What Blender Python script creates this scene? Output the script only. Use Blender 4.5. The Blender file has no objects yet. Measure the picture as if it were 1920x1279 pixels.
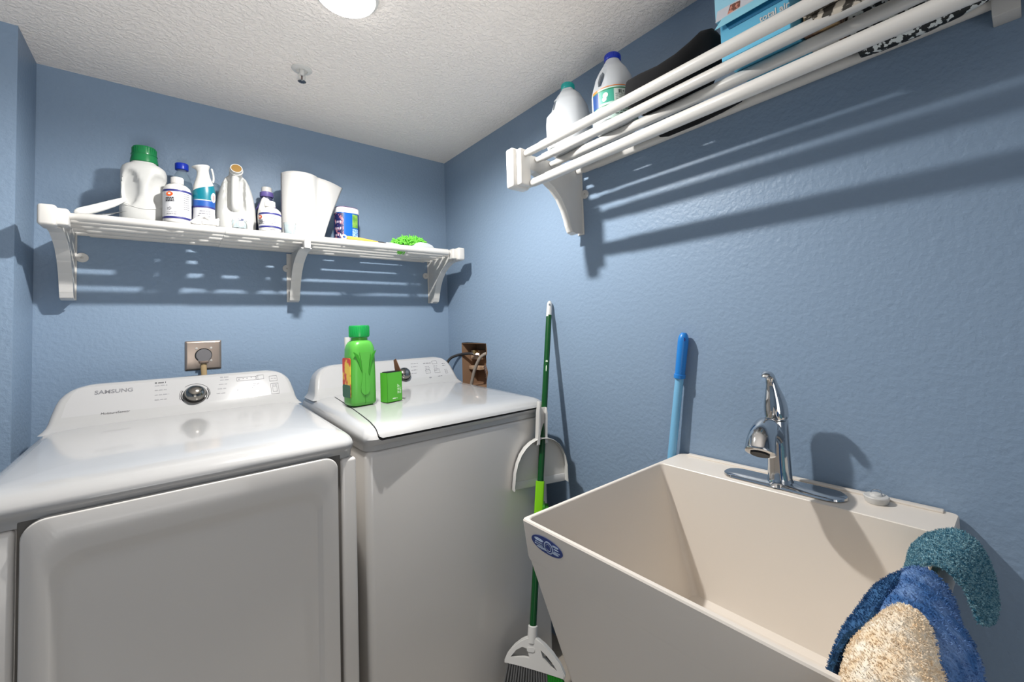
import bpy, bmesh, math, random
from mathutils import Vector, Matrix
random.seed(7)
S = bpy.context.scene
COL = S.collection
PI = math.pi
sin, cos, rad = math.sin, math.cos, math.radians

# ------------------------------------------------------------------ camera
def cam_axes(yaw, pitch, roll):
    f = Vector((sin(yaw)*cos(pitch), cos(yaw)*cos(pitch), sin(pitch)))
    r = Vector((cos(yaw), -sin(yaw), 0)); u = r.cross(f)
    c, s = cos(roll), sin(roll)
    return c*r+s*u, -s*r+c*u, f
r_, u_, f_ = cam_axes(.7098, .0431, -.0356)
cd = bpy.data.cameras.new('camera'); cam = bpy.data.objects.new('camera', cd); COL.objects.link(cam)
m = Matrix.Identity(4)
for i in range(3):
    m[i][0] = r_[i]; m[i][1] = u_[i]; m[i][2] = -f_[i]
m[0][3], m[1][3], m[2][3] = -1.1928, -2.1702, 1.2677
cam.matrix_world = m
cd.sensor_width = 36; cd.lens = 798.13/1920*36
cd.shift_x = -47.68/1920; cd.shift_y = -62.4/1920
cd.clip_start = .02
S.camera = cam

# ------------------------------------------------------------------ world, light, exposure
w = bpy.data.worlds.new('world'); S.world = w; w.use_nodes = True
w.node_tree.nodes['Background'].inputs[0].default_value = (.95, .97, 1, 1)
w.node_tree.nodes['Background'].inputs[1].default_value = .8
S.view_settings.view_transform = 'Standard'; S.view_settings.look = 'None'
S.view_settings.gamma = 1; S.view_settings.use_curve_mapping = False
S.view_settings.exposure = 0.0
LAMP_EMIT = 9.0
def area_lamp(name, loc, target, sx, sy, power, color=(1, 1, 1)):
    l = bpy.data.lights.new(name, 'AREA'); l.shape = 'RECTANGLE'; l.size = sx; l.size_y = sy
    l.energy = power; l.color = color
    o = bpy.data.objects.new(name, l); COL.objects.link(o); o.location = loc
    d = Vector(target)-Vector(loc); o.rotation_euler = d.to_track_quat('-Z', 'Y').to_euler()
    return o
# the ceiling light's own light: a small downward disc just under its diffuser
l = bpy.data.lights.new('ceiling_lamp', 'SPOT'); l.spot_size = rad(174); l.spot_blend = .62; l.shadow_soft_size = .028; l.energy = 150; l.color = (1, .985, .955)
lo = bpy.data.objects.new('ceiling_lamp', l); COL.objects.link(lo); lo.location = (-.824, -.964, 2.192)
# two added fill lamps behind the camera, brightening the ceiling and machine fronts
fl = area_lamp('ceiling_fill', (-1.25, -2.72, .85), (-1.22, -1.47, 2.2), .7, .7, 7, (1, .985, .96)); fl.data.spread = rad(80)
area_lamp('doorway_fill', (-1.25, -3.05, .75), (-1.0, -1.3, 2.2), .85, .9, 4.2, (1, .98, .95))

# ------------------------------------------------------------------ materials
def lin(c):
    o = []
    for v in c[:3]:
        v = v/255
        o.append(v/12.92 if v <= .04045 else ((v+.055)/1.055)**2.4)
    return (*o, 1)
MATS = {}
def mat(name, rgb, rough=.45, metal=0, bump=None, emit=None, trans=0, coat=0, spec=.5, sss=0, mottle=None, ior=1.45, alpha=1):
    if name in MATS: return MATS[name]
    M = bpy.data.materials.new(name); M.use_nodes = True
    nt = M.node_tree; b = nt.nodes['Principled BSDF']
    b.inputs['Base Color'].default_value = lin(rgb)
    b.inputs['Roughness'].default_value = rough; b.inputs['Metallic'].default_value = metal
    b.inputs['Transmission Weight'].default_value = trans
    b.inputs['Coat Weight'].default_value = coat; b.inputs['Specular IOR Level'].default_value = spec
    b.inputs['IOR'].default_value = ior; b.inputs['Alpha'].default_value = alpha
    if sss:
        b.inputs['Subsurface Weight'].default_value = sss
        b.inputs['Subsurface Radius'].default_value = (.01, .01, .01)
    tc = nt.nodes.new('ShaderNodeTexCoord')
    if bump:
        kind, sc, st, dist = bump
        n = nt.nodes.new('ShaderNodeTexNoise'); n.inputs['Scale'].default_value = sc
        n.inputs['Detail'].default_value = 4 if kind != 'smooth' else 1
        bp = nt.nodes.new('ShaderNodeBump'); bp.inputs['Strength'].default_value = st; bp.inputs['Distance'].default_value = dist
        nt.links.new(tc.outputs['Object'], n.inputs['Vector'])
        if kind == 'pop':
            cr = nt.nodes.new('ShaderNodeValToRGB'); cr.color_ramp.elements[0].position = .42; cr.color_ramp.elements[1].position = .62
            nt.links.new(n.outputs['Fac'], cr.inputs['Fac']); nt.links.new(cr.outputs['Color'], bp.inputs['Height'])
        else:
            nt.links.new(n.outputs['Fac'], bp.inputs['Height'])
        nt.links.new(bp.outputs['Normal'], b.inputs['Normal'])
    if mottle:
        rgb2, sc, p0, p1 = mottle
        n = nt.nodes.new('ShaderNodeTexNoise'); n.inputs['Scale'].default_value = sc; n.inputs['Detail'].default_value = 3
        cr = nt.nodes.new('ShaderNodeValToRGB')
        cr.color_ramp.elements[0].position = p0; cr.color_ramp.elements[1].position = p1
        cr.color_ramp.elements[0].color = lin(rgb); cr.color_ramp.elements[1].color = lin(rgb2)
        nt.links.new(tc.outputs['Object'], n.inputs['Vector']); nt.links.new(n.outputs['Fac'], cr.inputs['Fac'])
        nt.links.new(cr.outputs['Color'], b.inputs['Base Color'])
    if emit:
        b.inputs['Emission Color'].default_value = (1, .985, .96, 1); b.inputs['Emission Strength'].default_value = emit
    MATS[name] = M
    return M
M_wall = mat('blue_wall_paint', (131, 151, 173), .42, bump=('n', 75, .5, .004), spec=.35)
M_ceil = mat('textured_ceiling', (244, 236, 229), .9, bump=('pop', 95, .55, .004), spec=.2)
M_floor = mat('floor_tile', (150, 142, 130), .35, mottle=((170, 160, 148), 6, .35, .65))
M_enam = mat('white_enamel', (178, 177, 176), .16, coat=.5)
M_enamf = mat('white_enamel_front_lifted', (212, 208, 203), .2, coat=.3)  # same white enamel, lightened to make up for weak light on the fronts
M_panel = mat('console_panel', (182, 181, 181), .10, coat=.5)
M_print = mat('grey_print', (120, 120, 124), .5)
M_printd = mat('dark_print', (45, 46, 52), .5)
M_lpr = mat('light_grey_print', (140, 140, 144), .5)
M_chrome = mat('chrome', (205, 205, 205), .06, 1)
M_knob = mat('dark_chrome', (150, 146, 140), .13, 1)
M_knobr = mat('knob_ring', (128, 126, 124), .3, .6)
M_black = mat('black_plastic', (14, 14, 16), .5)
M_blackf = mat('black_fabric', (12, 12, 15), .95)
M_wht = mat('white_plastic', (206, 204, 200), .32)
M_shelf = mat('shelf_white', (208, 205, 200), .3)
M_joint = mat('joint_grey', (190, 186, 180), .5)
M_tub = mat('cream_tub_plastic', (228, 219, 208), .38, bump=('n', 220, .05, .001))
M_steel = mat('brushed_steel_plate', (176, 160, 148), .32, .85)
M_jug = mat('white_hdpe', (196, 196, 193), .4, sss=.05)
M_jugt = mat('milky_plastic', (200, 204, 208), .4, sss=.1)
M_clear = mat('clear_plastic', (235, 245, 248), .08, trans=.92, ior=1.12)
M_clearg = mat('clear_grey_plastic', (200, 214, 220), .12, trans=.85, ior=1.1)
M_gcap = mat('green_cap', (22, 116, 66), .25)
M_bcap = mat('blue_cap', (20, 50, 170), .3)
M_tcap = mat('teal_cap', (28, 160, 155), .35)
M_navy = mat('navy_print', (44, 46, 112), .45)
M_orange = mat('orange_print', (222, 92, 40), .45)
M_teal = mat('teal_print', (10, 108, 124), .3)
M_blue = mat('blue_print', (30, 78, 150), .35)
M_paper = mat('paper_white', (204, 202, 199), .85, bump=('n', 160, .15, .001))
M_green = mat('lime_bottle', (86, 168, 66), .3, sss=.05)
M_green2 = mat('lime_cap', (30, 150, 72), .25)
M_greend = mat('green_shade_and_teeth', (56, 142, 38), .35)  # painted shade in the bottle's grip hollow; also its seam and comb teeth
M_gbox = mat('green_carton', (84, 172, 52), .5)
M_cream = mat('cream_print', (225, 240, 215), .5)
M_brown = mat('brown_card', (140, 95, 70), .7)
M_yel = mat('yellow_wood', (228, 176, 84), .4)
M_pole = mat('dark_green_pole', (14, 72, 30), .25)
M_lime = mat('lime_brush', (128, 200, 22), .35)
M_bluep = mat('blue_pole', (122, 182, 218), .3)
M_blueg = mat('blue_grip', (38, 126, 204), .35)
M_bris = mat('grey_bristle', (92, 92, 92), .7)
M_brisg = mat('green_bristle', (12, 120, 20), .6)
M_tan = mat('tan_drywall', (200, 172, 145), .85, mottle=((170, 138, 110), 30, .4, .6))
M_brbox = mat('brown_box_lining', (138, 108, 84), .8)
M_hose = mat('grey_hose', (150, 140, 130), .5)
M_hosed = mat('dark_hose', (52, 50, 50), .45)
M_brass = mat('brass', (205, 170, 110), .3, .8)
M_terryt = mat('teal_terry', (58, 116, 140), .95, bump=('n', 240, .8, .006), mottle=((150, 190, 200), 220, .42, .62))
M_terryb = mat('blue_terry', (62, 108, 166), .95, bump=('n', 240, .8, .006), mottle=((120, 152, 200), 40, .38, .68))
M_terryc = mat('cream_terry', (246, 220, 184), .95, bump=('n', 200, .8, .006), mottle=((255, 244, 226), 50, .3, .7))
M_bxblue = mat('light_blue_card', (98, 182, 216), .45)
M_bxblued = mat('deep_blue_card', (30, 110, 150), .45)
M_patt = mat('black_white_pattern', (30, 34, 36), .6, mottle=((215, 220, 218), 85, .52, .55))
M_canb = mat('canister_blue', (18, 98, 186), .3)
M_canm = mat('canister_mosaic', (28, 34, 86), .4, mottle=((190, 120, 130), 90, .5, .62))
M_cang = mat('canister_green', (96, 150, 60), .45, mottle=((140, 180, 80), 60, .4, .6))
M_canl = mat('canister_text_blue', (84, 140, 200), .45, mottle=((190, 215, 235), 260, .48, .56))
M_lidw = mat('canister_lid', (238, 234, 236), .35)
M_purp = mat('purple_label', (100, 88, 150), .4)
M_purd = mat('dark_violet_plastic', (60, 62, 92), .35)
M_lime2 = mat('lime_chenille', (128, 220, 84), .9)
M_emit = mat('lamp_diffuser', (255, 255, 255), .5, emit=LAMP_EMIT)

# ------------------------------------------------------------------ mesh helpers
def finish(bm, sharp=38, smooth=True):
    bmesh.ops.remove_doubles(bm, verts=bm.verts, dist=1e-6)
    bmesh.ops.recalc_face_normals(bm, faces=bm.faces)
    for f in bm.faces: f.smooth = smooth
    for e in bm.edges:
        if len(e.link_faces) == 2:
            if e.calc_face_angle(0) > rad(sharp): e.smooth = False
        else: e.smooth = True
def obj(name, bm, material, parent=None, sharp=38, loc=None, smooth=True):
    finish(bm, sharp, smooth)
    me = bpy.data.meshes.new(name); bm.to_mesh(me); bm.free()
    me.materials.append(material)
    o = bpy.data.objects.new(name, me); COL.objects.link(o)
    if parent: o.parent = parent
    if loc: o.location = loc
    return o
def tag(o, label, cat, group=None):
    o['label'] = label; o['category'] = cat
    if group: o['group'] = group
    return o
def struct(o): o['kind'] = 'structure'; return o
def thing(name, label, cat, loc=(0, 0, 0), rz=0, group=None, rot=None):
    o = bpy.data.objects.new(name, None); COL.objects.link(o); o.empty_display_size = .05
    o.location = loc; o.rotation_euler = rot if rot else (0, 0, rz)
    return tag(o, label, cat, group)
def B(): return bmesh.new()
def addpoly(bm, pts): return bm.faces.new([bm.verts.new(p) for p in pts])
def box(bm, x0, x1, y0, y1, z0, z1, bev=0, M=None, seg=2):
    r = bmesh.ops.create_cube(bm, size=1)
    vs = r['verts']
    for v in vs:
        v.co = Vector(((x0+x1)/2+v.co.x*(x1-x0), (y0+y1)/2+v.co.y*(y1-y0), (z0+z1)/2+v.co.z*(z1-z0)))
    if bev:
        es = list({e for v in vs for e in v.link_edges})
        r2 = bmesh.ops.bevel(bm, geom=es, offset=bev, segments=seg, affect='EDGES', profile=.5)
        vs = list({v for f in r2['faces'] for v in f.verts} | {v for v in vs if v.is_valid})
    if M:
        for v in vs: v.co = M @ v.co
    return bm
def rrect(x0, x1, y0, y1, r, n=6):
    """rounded rectangle, r = one radius or four (x1y1, x0y1, x0y0, x1y0)"""
    if not isinstance(r, (tuple, list)): r = (r,)*4
    out = []
    for (sx, sy, a0), q in zip(((1, 1, 0), (0, 1, 90), (0, 0, 180), (1, 0, 270)), r):
        q = max(q, 1e-4)
        cx = x1-q if sx else x0+q; cy = y1-q if sy else y0+q
        for k in range(n+1):
            a = rad(a0+90*k/n); out.append((cx+q*cos(a), cy+q*sin(a)))
    return out
def sell(rx, ry, p=2, n=40, cx=0, cy=0):
    out = []
    for k in range(n):
        a = 2*PI*k/n; c, s = cos(a), sin(a)
        out.append((cx+rx*math.copysign(abs(c)**(2/p), c), cy+ry*math.copysign(abs(s)**(2/p), s)))
    return out
def loft(bm, rings, cap0=True, cap1=True, closed=False):
    R = [[bm.verts.new(p) for p in r] for r in rings]
    n = len(R[0]); L = len(R)
    for i in range(L if closed else L-1):
        a, b = R[i], R[(i+1) % L]
        for k in range(n):
            try: bm.faces.new((a[k], a[(k+1) % n], b[(k+1) % n], b[k]))
            except ValueError: pass
    if cap0 and not closed: bm.faces.new(list(reversed(R[0])))
    if cap1 and not closed: bm.faces.new(R[-1])
    return bm
def lathe(bm, prof, n=32, cx=0, cy=0, M=None):
    rings = []
    for r, z in prof:
        ring = [Vector((cx+max(r, 1e-5)*cos(2*PI*k/n), cy+max(r, 1e-5)*sin(2*PI*k/n), z)) for k in range(n)]
        if M: ring = [M @ p for p in ring]
        rings.append(ring)
    return loft(bm, rings)
def tube(bm, pts, r, n=16, flat=1):
    pts = [Vector(p) for p in pts]
    if not isinstance(r, (list, tuple)): r = [r]*len(pts)
    t = (pts[1]-pts[0]).normalized()
    ref = Vector((0, 0, 1)) if abs(t.z) < .9 else Vector((1, 0, 0))
    nx = (ref-t*ref.dot(t)).normalized(); rings = []
    for i, p in enumerate(pts):
        if i == 0: t = pts[1]-pts[0]
        elif i == len(pts)-1: t = pts[-1]-pts[-2]
        else: t = pts[i+1]-pts[i-1]
        t.normalize(); nx = (nx-t*nx.dot(t)).normalized(); ny = t.cross(nx)
        rings.append([p+nx*(r[i]*cos(2*PI*k/n))+ny*(r[i]*flat*sin(2*PI*k/n)) for k in range(n)])
    return loft(bm, rings)
def smoothpath(P, k=8):
    P = [Vector(p) for p in P]; Q = [P[0]]+P+[P[-1]]; out = []
    for i in range(1, len(Q)-2):
        for j in range(k):
            t = j/k; a, b, c, d = Q[i-1], Q[i], Q[i+1], Q[i+2]
            out.append(.5*((2*b)+(c-a)*t+(2*a-5*b+4*c-d)*t*t+(3*b-a-3*c+d)*t**3))
    out.append(P[-1]); return out
def extr(bm, poly, M, th, bev=0):
    """2-D polygon in the plane of M (x, y), thickness th along M's z"""
    a = [bm.verts.new(M @ Vector((x, y, 0))) for x, y in poly]
    b = [bm.verts.new(M @ Vector((x, y, th))) for x, y in poly]
    n = len(a); f0 = bm.faces.new(list(reversed(a))); f1 = bm.faces.new(b)
    for k in range(n): bm.faces.new((a[k], a[(k+1) % n], b[(k+1) % n], b[k]))
    if bev:
        bmesh.ops.bevel(bm, geom=list(f1.edges)+list(f0.edges), offset=bev, segments=2, affect='EDGES')
    return bm
def frame(O, u, v):
    u = Vector(u).normalized(); v = Vector(v); v = (v-u*v.dot(u)).normalized(); n = u.cross(v)
    M = Matrix.Identity(4)
    for i in range(3): M[i][0] = u[i]; M[i][1] = v[i]; M[i][2] = n[i]; M[i][3] = O[i]
    return M
def text(name, body, M, size, material, parent, th=.0004, sx=1, bold=0, align='LEFT'):
    cu = bpy.data.curves.new(name, 'FONT'); cu.body = body; cu.size = size; cu.extrude = th; cu.offset = bold; cu.align_x = align
    t = bpy.data.objects.new(name, cu); COL.objects.link(t)
    dg = bpy.context.evaluated_depsgraph_get(); me = bpy.data.meshes.new_from_object(t.evaluated_get(dg))
    bpy.data.objects.remove(t); bpy.data.curves.remove(cu)
    me.transform(M @ Matrix.Diagonal((sx, 1, 1, 1)))
    me.materials.clear(); me.materials.append(material); me.name = name
    o = bpy.data.objects.new(name, me); COL.objects.link(o); o.parent = parent
    return o
def boolop(bmA, bmB, op):
    oa = obj('tmpa', bmA, M_wht); ob = obj('tmpb', bmB, M_wht)
    md = oa.modifiers.new('b', 'BOOLEAN'); md.operation = op; md.object = ob; md.solver = 'EXACT'
    dg = bpy.context.evaluated_depsgraph_get(); me = bpy.data.meshes.new_from_object(oa.evaluated_get(dg))
    bpy.data.objects.remove(oa); bpy.data.objects.remove(ob)
    bm = B(); bm.from_mesh(me); return bm
def patch(bm, fn, a0, a1, z0, z1, off=.0006, na=14, nz=3, cx=0, cy=0, p=2):
    """curved label patch on a (super)elliptic body; fn(z) -> (rx, ry)"""
    g = []
    for j in range(nz+1):
        z = z0+(z1-z0)*j/nz; rx, ry = fn(z); row = []
        for i in range(na+1):
            a = rad(a0+(a1-a0)*i/na); c, s = cos(a), sin(a)
            row.append(bm.verts.new((cx+(rx+off)*math.copysign(abs(c)**(2/p), c), cy+(ry+off)*math.copysign(abs(s)**(2/p), s), z)))
        g.append(row)
    for j in range(nz):
        for i in range(na): bm.faces.new((g[j][i], g[j][i+1], g[j+1][i+1], g[j+1][i]))
def blob(bm, fn, ac, zc, ra, rz, off=.001, n=18, cx=0, cy=0, p=2):
    vs = []
    for k in range(n):
        t = 2*PI*k/n; a = rad(ac+ra*cos(t)); z = zc+rz*sin(t); rx, ry = fn(z); c, s = cos(a), sin(a)
        vs.append(bm.verts.new((cx+(rx+off)*math.copysign(abs(c)**(2/p), c), cy+(ry+off)*math.copysign(abs(s)**(2/p), s), z)))
    bm.faces.new(vs)
def lines(bm, fn, a0, a1, z, h, off=.001, seed=0, **k):
    """a printed line too small to read: word-long strokes"""
    rn = random.Random(seed); a = a0
    while a < a1-1:
        wd = rn.uniform(.12, .3)*(a1-a0); e = min(a+wd, a1)
        patch(bm, fn, a, e, z, z+h, off, na=3, nz=1, **k); a = e+.05*(a1-a0)

# ------------------------------------------------------------------ the room
H = 2.226; WL = -1.546; YF = -3.0; XL = -2.35
def wallbox(name, *a, m=M_wall):
    bm = B(); box(bm, *a); return struct(obj(name, bm, m))
wallbox('floor', XL, .12, YF-.6, .12, -.1, 0, m=M_floor)
wallbox('ceiling', XL, .12, YF-.1, .12, H, H+.1, m=M_ceil)
wallbox('wall_back', WL-.1, .12, 0, .12, 0, H)
# right wall with the ragged opening cut round the hose box
HB = [(-.137, 1.192), (-.20, 1.195), (-.30, 1.193), (-.378, 1.190), (-.383, 1.165), (-.384, 1.14), (-.374, 1.125),
      (-.377, 1.10), (-.372, 1.085), (-.383, 1.06), (-.388, 1.045), (-.380, 1.02), (-.373, 1.0), (-.372, .96), (-.137, .96)]
bm = B(); box(bm, 0, .12, YF-.1, .12, 0, H)
cut = B(); extr(cut, HB, frame((-.05, 0, 0), (0, 1, 0), (0, 0, 1)), .155)
struct(obj('wall_right', boolop(bm, cut, 'DIFFERENCE'), M_wall))
wallbox('wall_left', WL-.9, WL, -.2294, .12, 0, H)          # the stub that ends the alcove beside the dryer
wallbox('wall_far_left', XL-.1, XL, YF-.1, -.2294, 0, H)
bm = B()
box(bm, XL, -1.7, YF-.1, YF, 0, H); box(bm, -.8, .12, YF-.1, YF, 0, H); box(bm, -1.7, -.8, YF-.1, YF, 2.03, H)
struct(obj('wall_front', bm, M_wall))

# ------------------------------------------------------------------ ceiling light, sprinkler
t = thing('ceiling_light', 'small round flush white ceiling light, lit, at the top edge of the view', 'ceiling light', (-.824, -.964, H))
bm = B(); lathe(bm, [(0, 0), (.086, 0), (.088, -.004), (.086, -.012), (.0785, -.017), (.0775, -.014), (0, -.014)], 48); obj('trim_ring', bm, M_wht, t)
bm = B(); lathe(bm, [(0, -.0145), (.076, -.0145), (.0755, -.022), (.070, -.027), (.05, -.030), (0, -.0315)], 48); obj('diffuser', bm, M_emit, t)

t = thing('fire_sprinkler', 'white pendent fire sprinkler head on the ceiling above the machines', 'sprinkler', (-.838, -.497, H))
bm = B(); lathe(bm, [(0, 0), (.034, 0), (.033, -.003), (.026, -.007), (.019, -.008), (.018, -.004), (0, -.004)], 32); obj('escutcheon', bm, M_wht, t)
bm = B(); lathe(bm, [(0, -.002), (.009, -.002), (.009, -.02), (.006, -.024), (0, -.024)], 16)
for s in (-1, 1): tube(bm, smoothpath([(s*.007, 0, -.018), (s*.011, 0, -.026), (s*.008, 0, -.038), (0, 0, -.043)], 4), .0018, 8)
obj('frame', bm, M_wht, t)
bm = B(); tube(bm, [(0, 0, -.022), (0, 0, -.040)], .0022, 8); obj('bulb', bm, mat('sprinkler_bulb', (70, 40, 35), .2), t)
bm = B()
for k in range(12):
    a = 2*PI*k/12; M = Matrix.Rotation(a, 4, 'Z'); box(bm, .003, .0135, -.0024, .0024, -.046, -.045, M=M)
lathe(bm, [(0, -.0445), (.008, -.0445), (.008, -.0465), (0, -.0465)], 16); obj('deflector', bm, M_chrome, t)

# ------------------------------------------------------------------ laundry machines
YM = -.932   # front of the covers
def cover_z(y):   # gentle rise towards the console
    t = min(max((-y-.25)/.55, 0), 1); return .020*(1-t)**1.3
def cover_bm(cx, hw=.343, yb=-.135):
    spec = [(.925, .003, .016), (.940, .002, .014), (.949, .001, .004), (.960, 0, 0), (.969, .002, .005), (.977, .006, .013),
            (.984, .012, .026), (.989, .020, .045), (.9925, .034, .075), (.9945, .06, .12), (.996, .10, .17), (.9965, .16, .22), (.9967, .23, .27), (.9968, .29, .30)]
    rings = []
    for z, si, fi in spec:
        x0, x1, y0, y1 = cx-hw+si, cx+hw-si, YM+fi, yb-si*.8
        r = max(.035-si*.3, .012)
        ring = []
        for x, y in rrect(x0, x1, y0, y1, (.012, .012, r, r), 6):
            k = min(max((z-.94)/.05, 0), 1)
            ring.append((x, y, z+cover_z(y)*k))
        rings.append(ring)
    bm = B(); loft(bm, rings); return bm
def console_bm(cx, hw=.322):
    """backsplash: horizontal slices, front face leaning back, round upper corners, flared foot"""
    rings = []
    for z, dw, fy, by in [(1.004, .016, -.312, -.14), (1.012, .008, -.300, -.14), (1.020, .003, -.289, -.14), (1.032, 0, -.2785, -.14), (1.05, -.003, -.266, -.14), (1.08, -.010, -.2465, -.142), (1.095, -.016, -.237, -.144),
                          (1.108, -.026, -.2285, -.148), (1.118, -.038, -.222, -.152), (1.125, -.052, -.2165, -.157), (1.130, -.070, -.212, -.165), (1.1325, -.085, -.206, -.172)]:
        rings.append([(x, y, z) for x, y in rrect(cx-hw-dw, cx+hw+dw, fy, by, (.02, .02, .014, .014), 5)])
    bm = B(); loft(bm, rings); return bm
def pframe(cx): return frame((cx, -.285, 1.02), (1, 0, 0), (0, .544, .839))
def fplane(bm, M, x0, x1, y0, y1, th=.0016, r=.002, lift=-.0004):
    MM = M @ Matrix.Translation((0, 0, lift)); extr(bm, rrect(x0, x1, y0, y1, r, 3), MM, th)
def outline(bm, M, x0, x1, y0, y1, wd=.0008, th=.0012):
    for a in ((x0, x1, y0, y0+wd), (x0, x1, y1-wd, y1), (x0, x0+wd, y0, y1), (x1-wd, x1, y0, y1)): fplane(bm, M, *a, th=th, r=.0001)
def arc(bm, M, cx, cy, r, a0, a1, wd=.0012, n=24, th=.0012):
    for k in range(n):
        b0, b1 = rad(a0+(a1-a0)*k/n), rad(a0+(a1-a0)*(k+1)/n)
        pts = [(cx+(r)*cos(b0), cy+r*sin(b0)), (cx+(r)*cos(b1), cy+r*sin(b1)), (cx+(r+wd)*cos(b1), cy+(r+wd)*sin(b1)), (cx+(r+wd)*cos(b0), cy+(r+wd)*sin(b0))]
        extr(bm, pts, M @ Matrix.Translation((0, 0, -.0004)), th)
def words(bm, M, x, y, total, h=.004, seed=0, th=.0012):
    rn = random.Random(seed); e = x+total
    while x < e:
        wd = rn.uniform(.0025, .0045)
        for j in range(rn.choice((3, 4, 5, 6))):
            if x > e: break
            fplane(bm, M, x, x+wd*.42, y, y+h*rn.choice((1, 1, .8)), th=th, r=.0003); x += wd*.62
        x += .003
def dial(parent, M, x, y, r=.030):
    T = M @ Matrix.Translation((x, y, -.001))
    bm = B(); lathe(bm, [(0, 0), (r*1.12, 0), (r*1.12, .003), (r*1.05, .006), (r*1.0, .004), (0, .004)], 40, M=T); k = obj('dial', bm, M_knobr, parent)
    bm = B(); lathe(bm, [(r*.97, .003), (r*.98, .012), (r*.95, .018), (r*.93, .0185), (r*.90, .022), (r*.80, .027), (r*.6, .0315), (r*.3, .0345), (0, .035)], 40, M=T); obj('dial_cap', bm, M_knob, k)
    bm = B(); lathe(bm, [(r*.985, .0115), (r*1.0, .013), (r*1.0, .015), (r*.98, .0165)], 40, M=T); obj('dial_groove', bm, M_black, k)
    return k

# ---- dryer (left)
DX = -1.148
t = thing('clothes_dryer', 'white front-loading clothes dryer on the left, its wide square door facing out', 'dryer', (0, 0, 0))
bm = B(); box(bm, DX-.341, DX+.341, YM+.018, -.14, .03, .926, .012, seg=4); obj('cabinet', bm, M_enamf, t)
for sx in (-.3, .3):
    for sy in (-.85, -.2):
        bm = B(); lathe(bm, [(.02, 0), (.022, .005), (.02, .012), (.012, .014), (.012, .04)], 16, DX+sx, sy); obj('levelling_foot', bm, M_black, t)
obj('top_cover', cover_bm(DX), M_enam, t, sharp=50)
con = obj('control_console', console_bm(DX), M_enam, t, sharp=60)
M = pframe(DX)
bm = B(); MM = M @ Matrix.Translation((0, 0, -.0012))
extr(bm, [(-.290, .006), (.300, .006), (.308, .010), (.309, .020), (.299, .075), (.290, .105), (.276, .120), (.262, .1255), (-.258, .1255), (-.270, .120), (-.279, .105), (-.290, .075), (-.298, .020), (-.297, .010)], MM, .0018, .0006)
obj('panel_face', bm, M_panel, con)
M = pframe(DX) @ Matrix.Translation((0, 0, .0007))
text('brand_lettering', 'SAMSUNG', M @ Matrix.Translation((-.231, .097, 0)), .0185, M_print, con, sx=1.05, bold=.0004)
text('model_lettering', 'MoistureSensor', M @ Matrix.Translation((-.213, .024, 0)), .0105, M_printd, con, sx=.98)
bm = B()
words(bm, M, -.089, .117, .028, .005, 1)
obj('dark_print', bm, M_printd, con)
bm = B(); words(bm, M, .089, .1175, .024, .005, 2)
for k, y in enumerate((.1075, .090, .0725, .0545)): words(bm, M, -.089, y, .030+.006*(k == 2), .0032, 5+k)
for k, y in enumerate((.1075, .090, .0725, .0545)): words(bm, M, .088-.004*k, y, .024, .0032, 9+k)
obj('cycle_print', bm, M_lpr, con)
bm = B(); arc(bm, M, .016, .061, .0415, 35, 130, .0008); arc(bm, M, .016, .061, .0415, 150, 200, .0008); arc(bm, M, .016, .061, .0415, -10, 35, .0008)
arc(bm, M, .016, .061, .0375, -35, 30, .0022); arc(bm, M, .016, .061, .0365, 150, 215, .0022)
obj('dial_scale', bm, M_printd, con)
bm = B()
for x, y in ((.143, .104), (.156, .105), (.168, .106), (.181, .108), (.195, .109), (.196, .103), (.137, .060), (.183, .066), (.183, .060)): fplane(bm, M, x, x+.003, y, y+.003, r=.001)
obj('indicator_dots', bm, M_print, con)
bm = B()
outline(bm, M, .137, .205, .098, .113); outline(bm, M, .200, .223, .098, .116); outline(bm, M, .139, .168, .034, .052); outline(bm, M, .184, .211, .036, .060)
outline(bm, M, .240, .266, .085, .108); outline(bm, M, .242, .268, .030, .075); outline(bm, M, .248, .262, .040, .062)
for k in range(4): words(bm, M, .187, .062+.006*k, .018, .0025, 30+k)
words(bm, M, .145, .041, .018, .003, 40); words(bm, M, .190, .044, .018, .003, 41); words(bm, M, .142, .056, .02, .0025, 42)
words(bm, M, .246, .095, .016, .003, 43); words(bm, M, .247, .066, .016, .003, 44); words(bm, M, .142, .030, .016, .0022, 45); words(bm, M, .188, .031, .016, .0022, 46)
obj('button_outlines', bm, M_lpr, con)
dial(con, M, .016, .059, .0305)
# door
bm = B(); x0, x1, z0, z1 = -1.406, -.855, .22, .938; yd = YM-.004
def dr(x0, x1, z0, z1, y, r): return [(x, y, z) for x, z in rrect(x0, x1, z0, z1, r, 8)]
i = .036
rings = [dr(x0+.004, x1-.004, z0+.004, z1-.004, YM+.02, .03), dr(x0, x1, z0, z1, YM+.014, .034), dr(x0, x1, z0, z1, yd+.004, .034), dr(x0+.0015, x1-.0015, z0+.0015, z1-.0015, yd+.001, .033), dr(x0+.005, x1-.005, z0+.005, z1-.005, yd, .03),
         dr(x0+i-.004, x1-i+.002, z0+i, z1-i-.034, yd, .05), dr(x0+i+.002, x1-i-.003, z0+i+.005, z1-i-.040, yd+.0015, .045), dr(x0+i+.015, x1-i-.014, z0+i+.014, z1-i-.056, yd+.010, .04), dr(x0+i+.024, x1-i-.022, z0+i+.022, z1-i-.066, yd+.0125, .035), dr(x0+i+.034, x1-i-.03, z0+i+.03, z1-i-.076, yd+.013, .03)]
loft(bm, rings); obj('door', bm, M_enamf, t, sharp=18)
bm = B(); box(bm, x0-.006, x1+.010, YM+.0145, YM+.0195, z0-.006, .944, .001); obj('door_gap_shade', bm, mat('gap_shade_grey', (100, 96, 91), .6), t)  # grey sheet painting the shade in the gap round the door
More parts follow.
